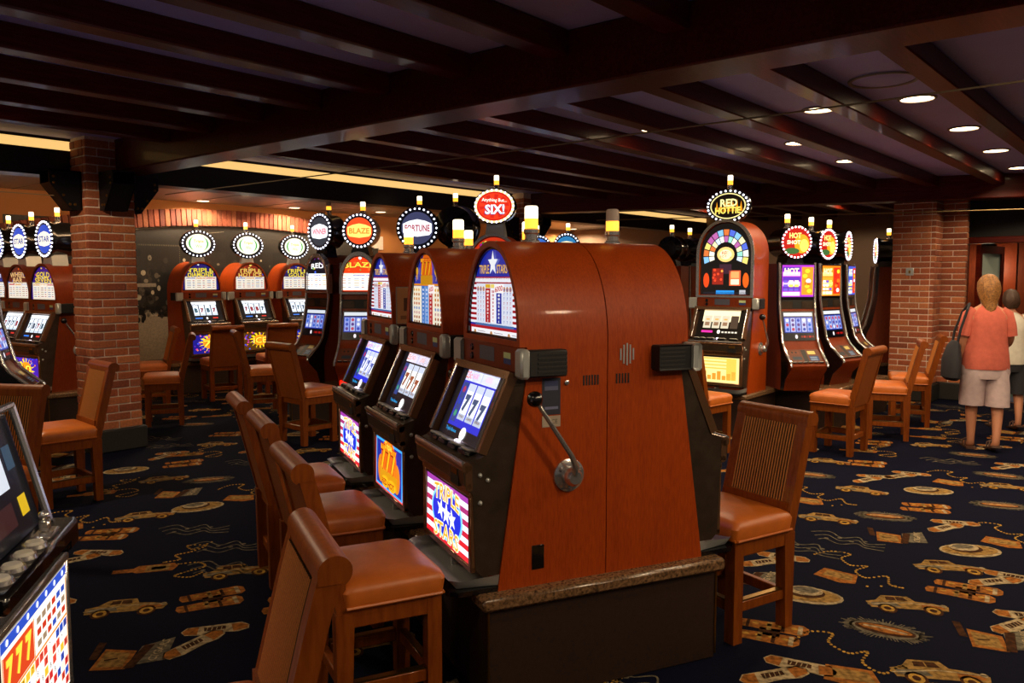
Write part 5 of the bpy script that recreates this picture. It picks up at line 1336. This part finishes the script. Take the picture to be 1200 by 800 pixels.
def m_bottle(a, r):
    a.poly([(-.22, -.03), (-.12, -.03), (-.1, -.045), (.08, -.05), (.1, .0), (.08, .04), (-.1, .04), (-.12, .012), (-.22, .01)], ORG); a.up(); a.poly([(-.06, -.04), (.06, -.042), (.06, .03), (-.06, .03)], TAN); a.rect(-.03, -.02, .04, .012, GLD); a.l -= 1
    bead_run(a, curl([(.02, .06), (.1, .08), (.07, .14), (.15, .17), (.22, .24), (.12, .26), (.16, .2), (.26, .3)])); bead_run(a, curl([(.1, .02), (.2, .02), (.24, -.04), (.16, -.08), (.1, -.12), (.18, -.15), (.24, -.1)]))
def m_oyster(a, r):
    for k in range(70):
        t = 2 * PI * k / 70; x, y = .15 * math.cos(t), .065 * math.sin(t); q = r.uniform(.08, .3)
        a.stroke([(x * .9, y * .9), (x * (1 + q), y * (1 + q) + r.uniform(-.008, .008))], .005, GRY)
    a.ell(0, 0, .15, .062, GRY, 22, 0); a.up(); a.ell(0, 0, .125, .042, BRN, 20); a.up(); a.ell(.0, .005, .11, .028, ORG, 18); a.up(); a.stroke([(-.09, .004), (.0, .012), (.09, .0)], .012, CRM); a.l -= 3
def m_smoke(a, r):
    for k in range(3):
        p = curl([(-.2 + k * .03, .05 - k * .05), (-.1, .09 - k * .06), (-.02, .02 - k * .05), (.07, .06 - k * .05), (.12, -.02 - k * .03), (.22, .01 - k * .05)]); a.stroke(p, .008, GRY)
    for k in range(4): a.ell(-.1 + k * .07, -.02 + .03 * (k % 2), .014, .009, GRY, 8)
MOTIF = {'h': m_hat, 's': m_shoes, 'b': m_binoc, 'c': m_cigar, 'v': m_car, 'p': m_beads, 't': m_bottle, 'o': m_oyster, 'w': m_smoke}
SPOTS = [(148, 551, 'h'), (232, 594, 'h'), (170, 604, 'v'), (125, 626, 'b'), (98, 652, 's'), (185, 665, 't'), (148, 711, 'v'), (248, 702, 'b'), (238, 746, 's'), (145, 765, 'c'), (245, 562, 'o'), (192, 561, 'v'), (203, 577, 'c'),
         (215, 543, 'b'), (262, 640, 'w'), (262, 735 - 70, 'w'), (225, 620, 'w'), (240, 480, 'v'), (195, 533, 's'), (225, 532, 't'), (280, 668, 'v'), (90, 610, 'p'), (230, 497, 'o'), (255, 520, 'v'),
         (998, 668, 'p'), (1037, 738, 'o'), (1062, 708, 'v'), (1112, 664, 'v'), (1137, 645, 'h'), (1037, 605, 'o'), (970, 607, 'v'), (900, 740, 'b'), (990, 632, 'w'), (1045, 627, 'c'), (1112, 615, 's'), (1085, 595, 'b'), (1088, 575, 'h'),
         (1010, 574, 'v'), (955, 582, 'p'), (950, 556, 'o'), (1020, 560, 's'), (1060, 556, 's'), (1122, 562, 'p'), (1172, 557, 'o'), (1005, 776, 'p'), (1130, 692, 'b'), (1160, 745, 'c'), (1100, 788, 'v'), (1172, 592, 'o'), (945, 697, 'h'),
         (905, 655, 's'), (868, 672, 'c'), (920, 785, 's'), (1185, 630, 'p'), (1195, 727, 's'), (970, 540, 'v'), (1015, 543, 'b'), (1110, 540, 'w'), (940, 640, 'w'), (1180, 570, 'v'), (880, 625, 'o'), (1175, 678, 's')]
cols_ = Art(); rc_ = random.Random(12); placed = []
def put(p, kind, rot):
    placed.append((p.x, p.y)); c, s_ = math.cos(rot), math.sin(rot); k = 1.0
    cols_.tf = lambda q: (p.x + (q[0] * c - q[1] * 1.3 * s_) * k, p.y + (q[0] * s_ + q[1] * 1.3 * c) * k)
    l = cols_.l; MOTIF[kind](cols_, rc_); cols_.l = l
for px, py, kd in SPOTS: put(on_z(px, py), kd, rc_.uniform(-.6, -.1) if px > 600 else rc_.uniform(.1, .6))
kinds = 'hsbcvptow'; tries = 0
while tries < 14000:
    tries += 1
    y = rc_.uniform(.3, 13.5); x = rc_.uniform(-.75 * y - 1.2, .75 * y + 1.2)
    if all((x - a) ** 2 + (y - b) ** 2 > .41 ** 2 for a, b in placed): put(Vector((x, y, 0)), rc_.choice(kinds), rc_.uniform(-.6, -.05) if x > 0 else rc_.uniform(.05, .6))
o = link('carpet_pattern', cols_.mesh('carpet_pattern', 'carpet_print', o=(0, 0, .0012), ex=(1, 0, 0), ey=(0, 1, 0), en=(0, 0, 1), step=.0004), floor)
o['kind'] = 'stuff'
# little thermostat plate on the right column
t = thing('wall_switch', 'small square metal plate on the right brick column', 'switch', UV(RC.dot(U) - .012, RC.dot(V) + .27, 1.62), rotz=ROT_U)
part(t, 'plate', 'swp', 'satin_metal', lambda m: m.box(-.012, .01, -.045, .045, -.045, .045, .004))
part(t, 'toggle', 'swt', 'brass', lambda m: m.box(-.022, -.01, -.012, .012, -.02, .02, .003))
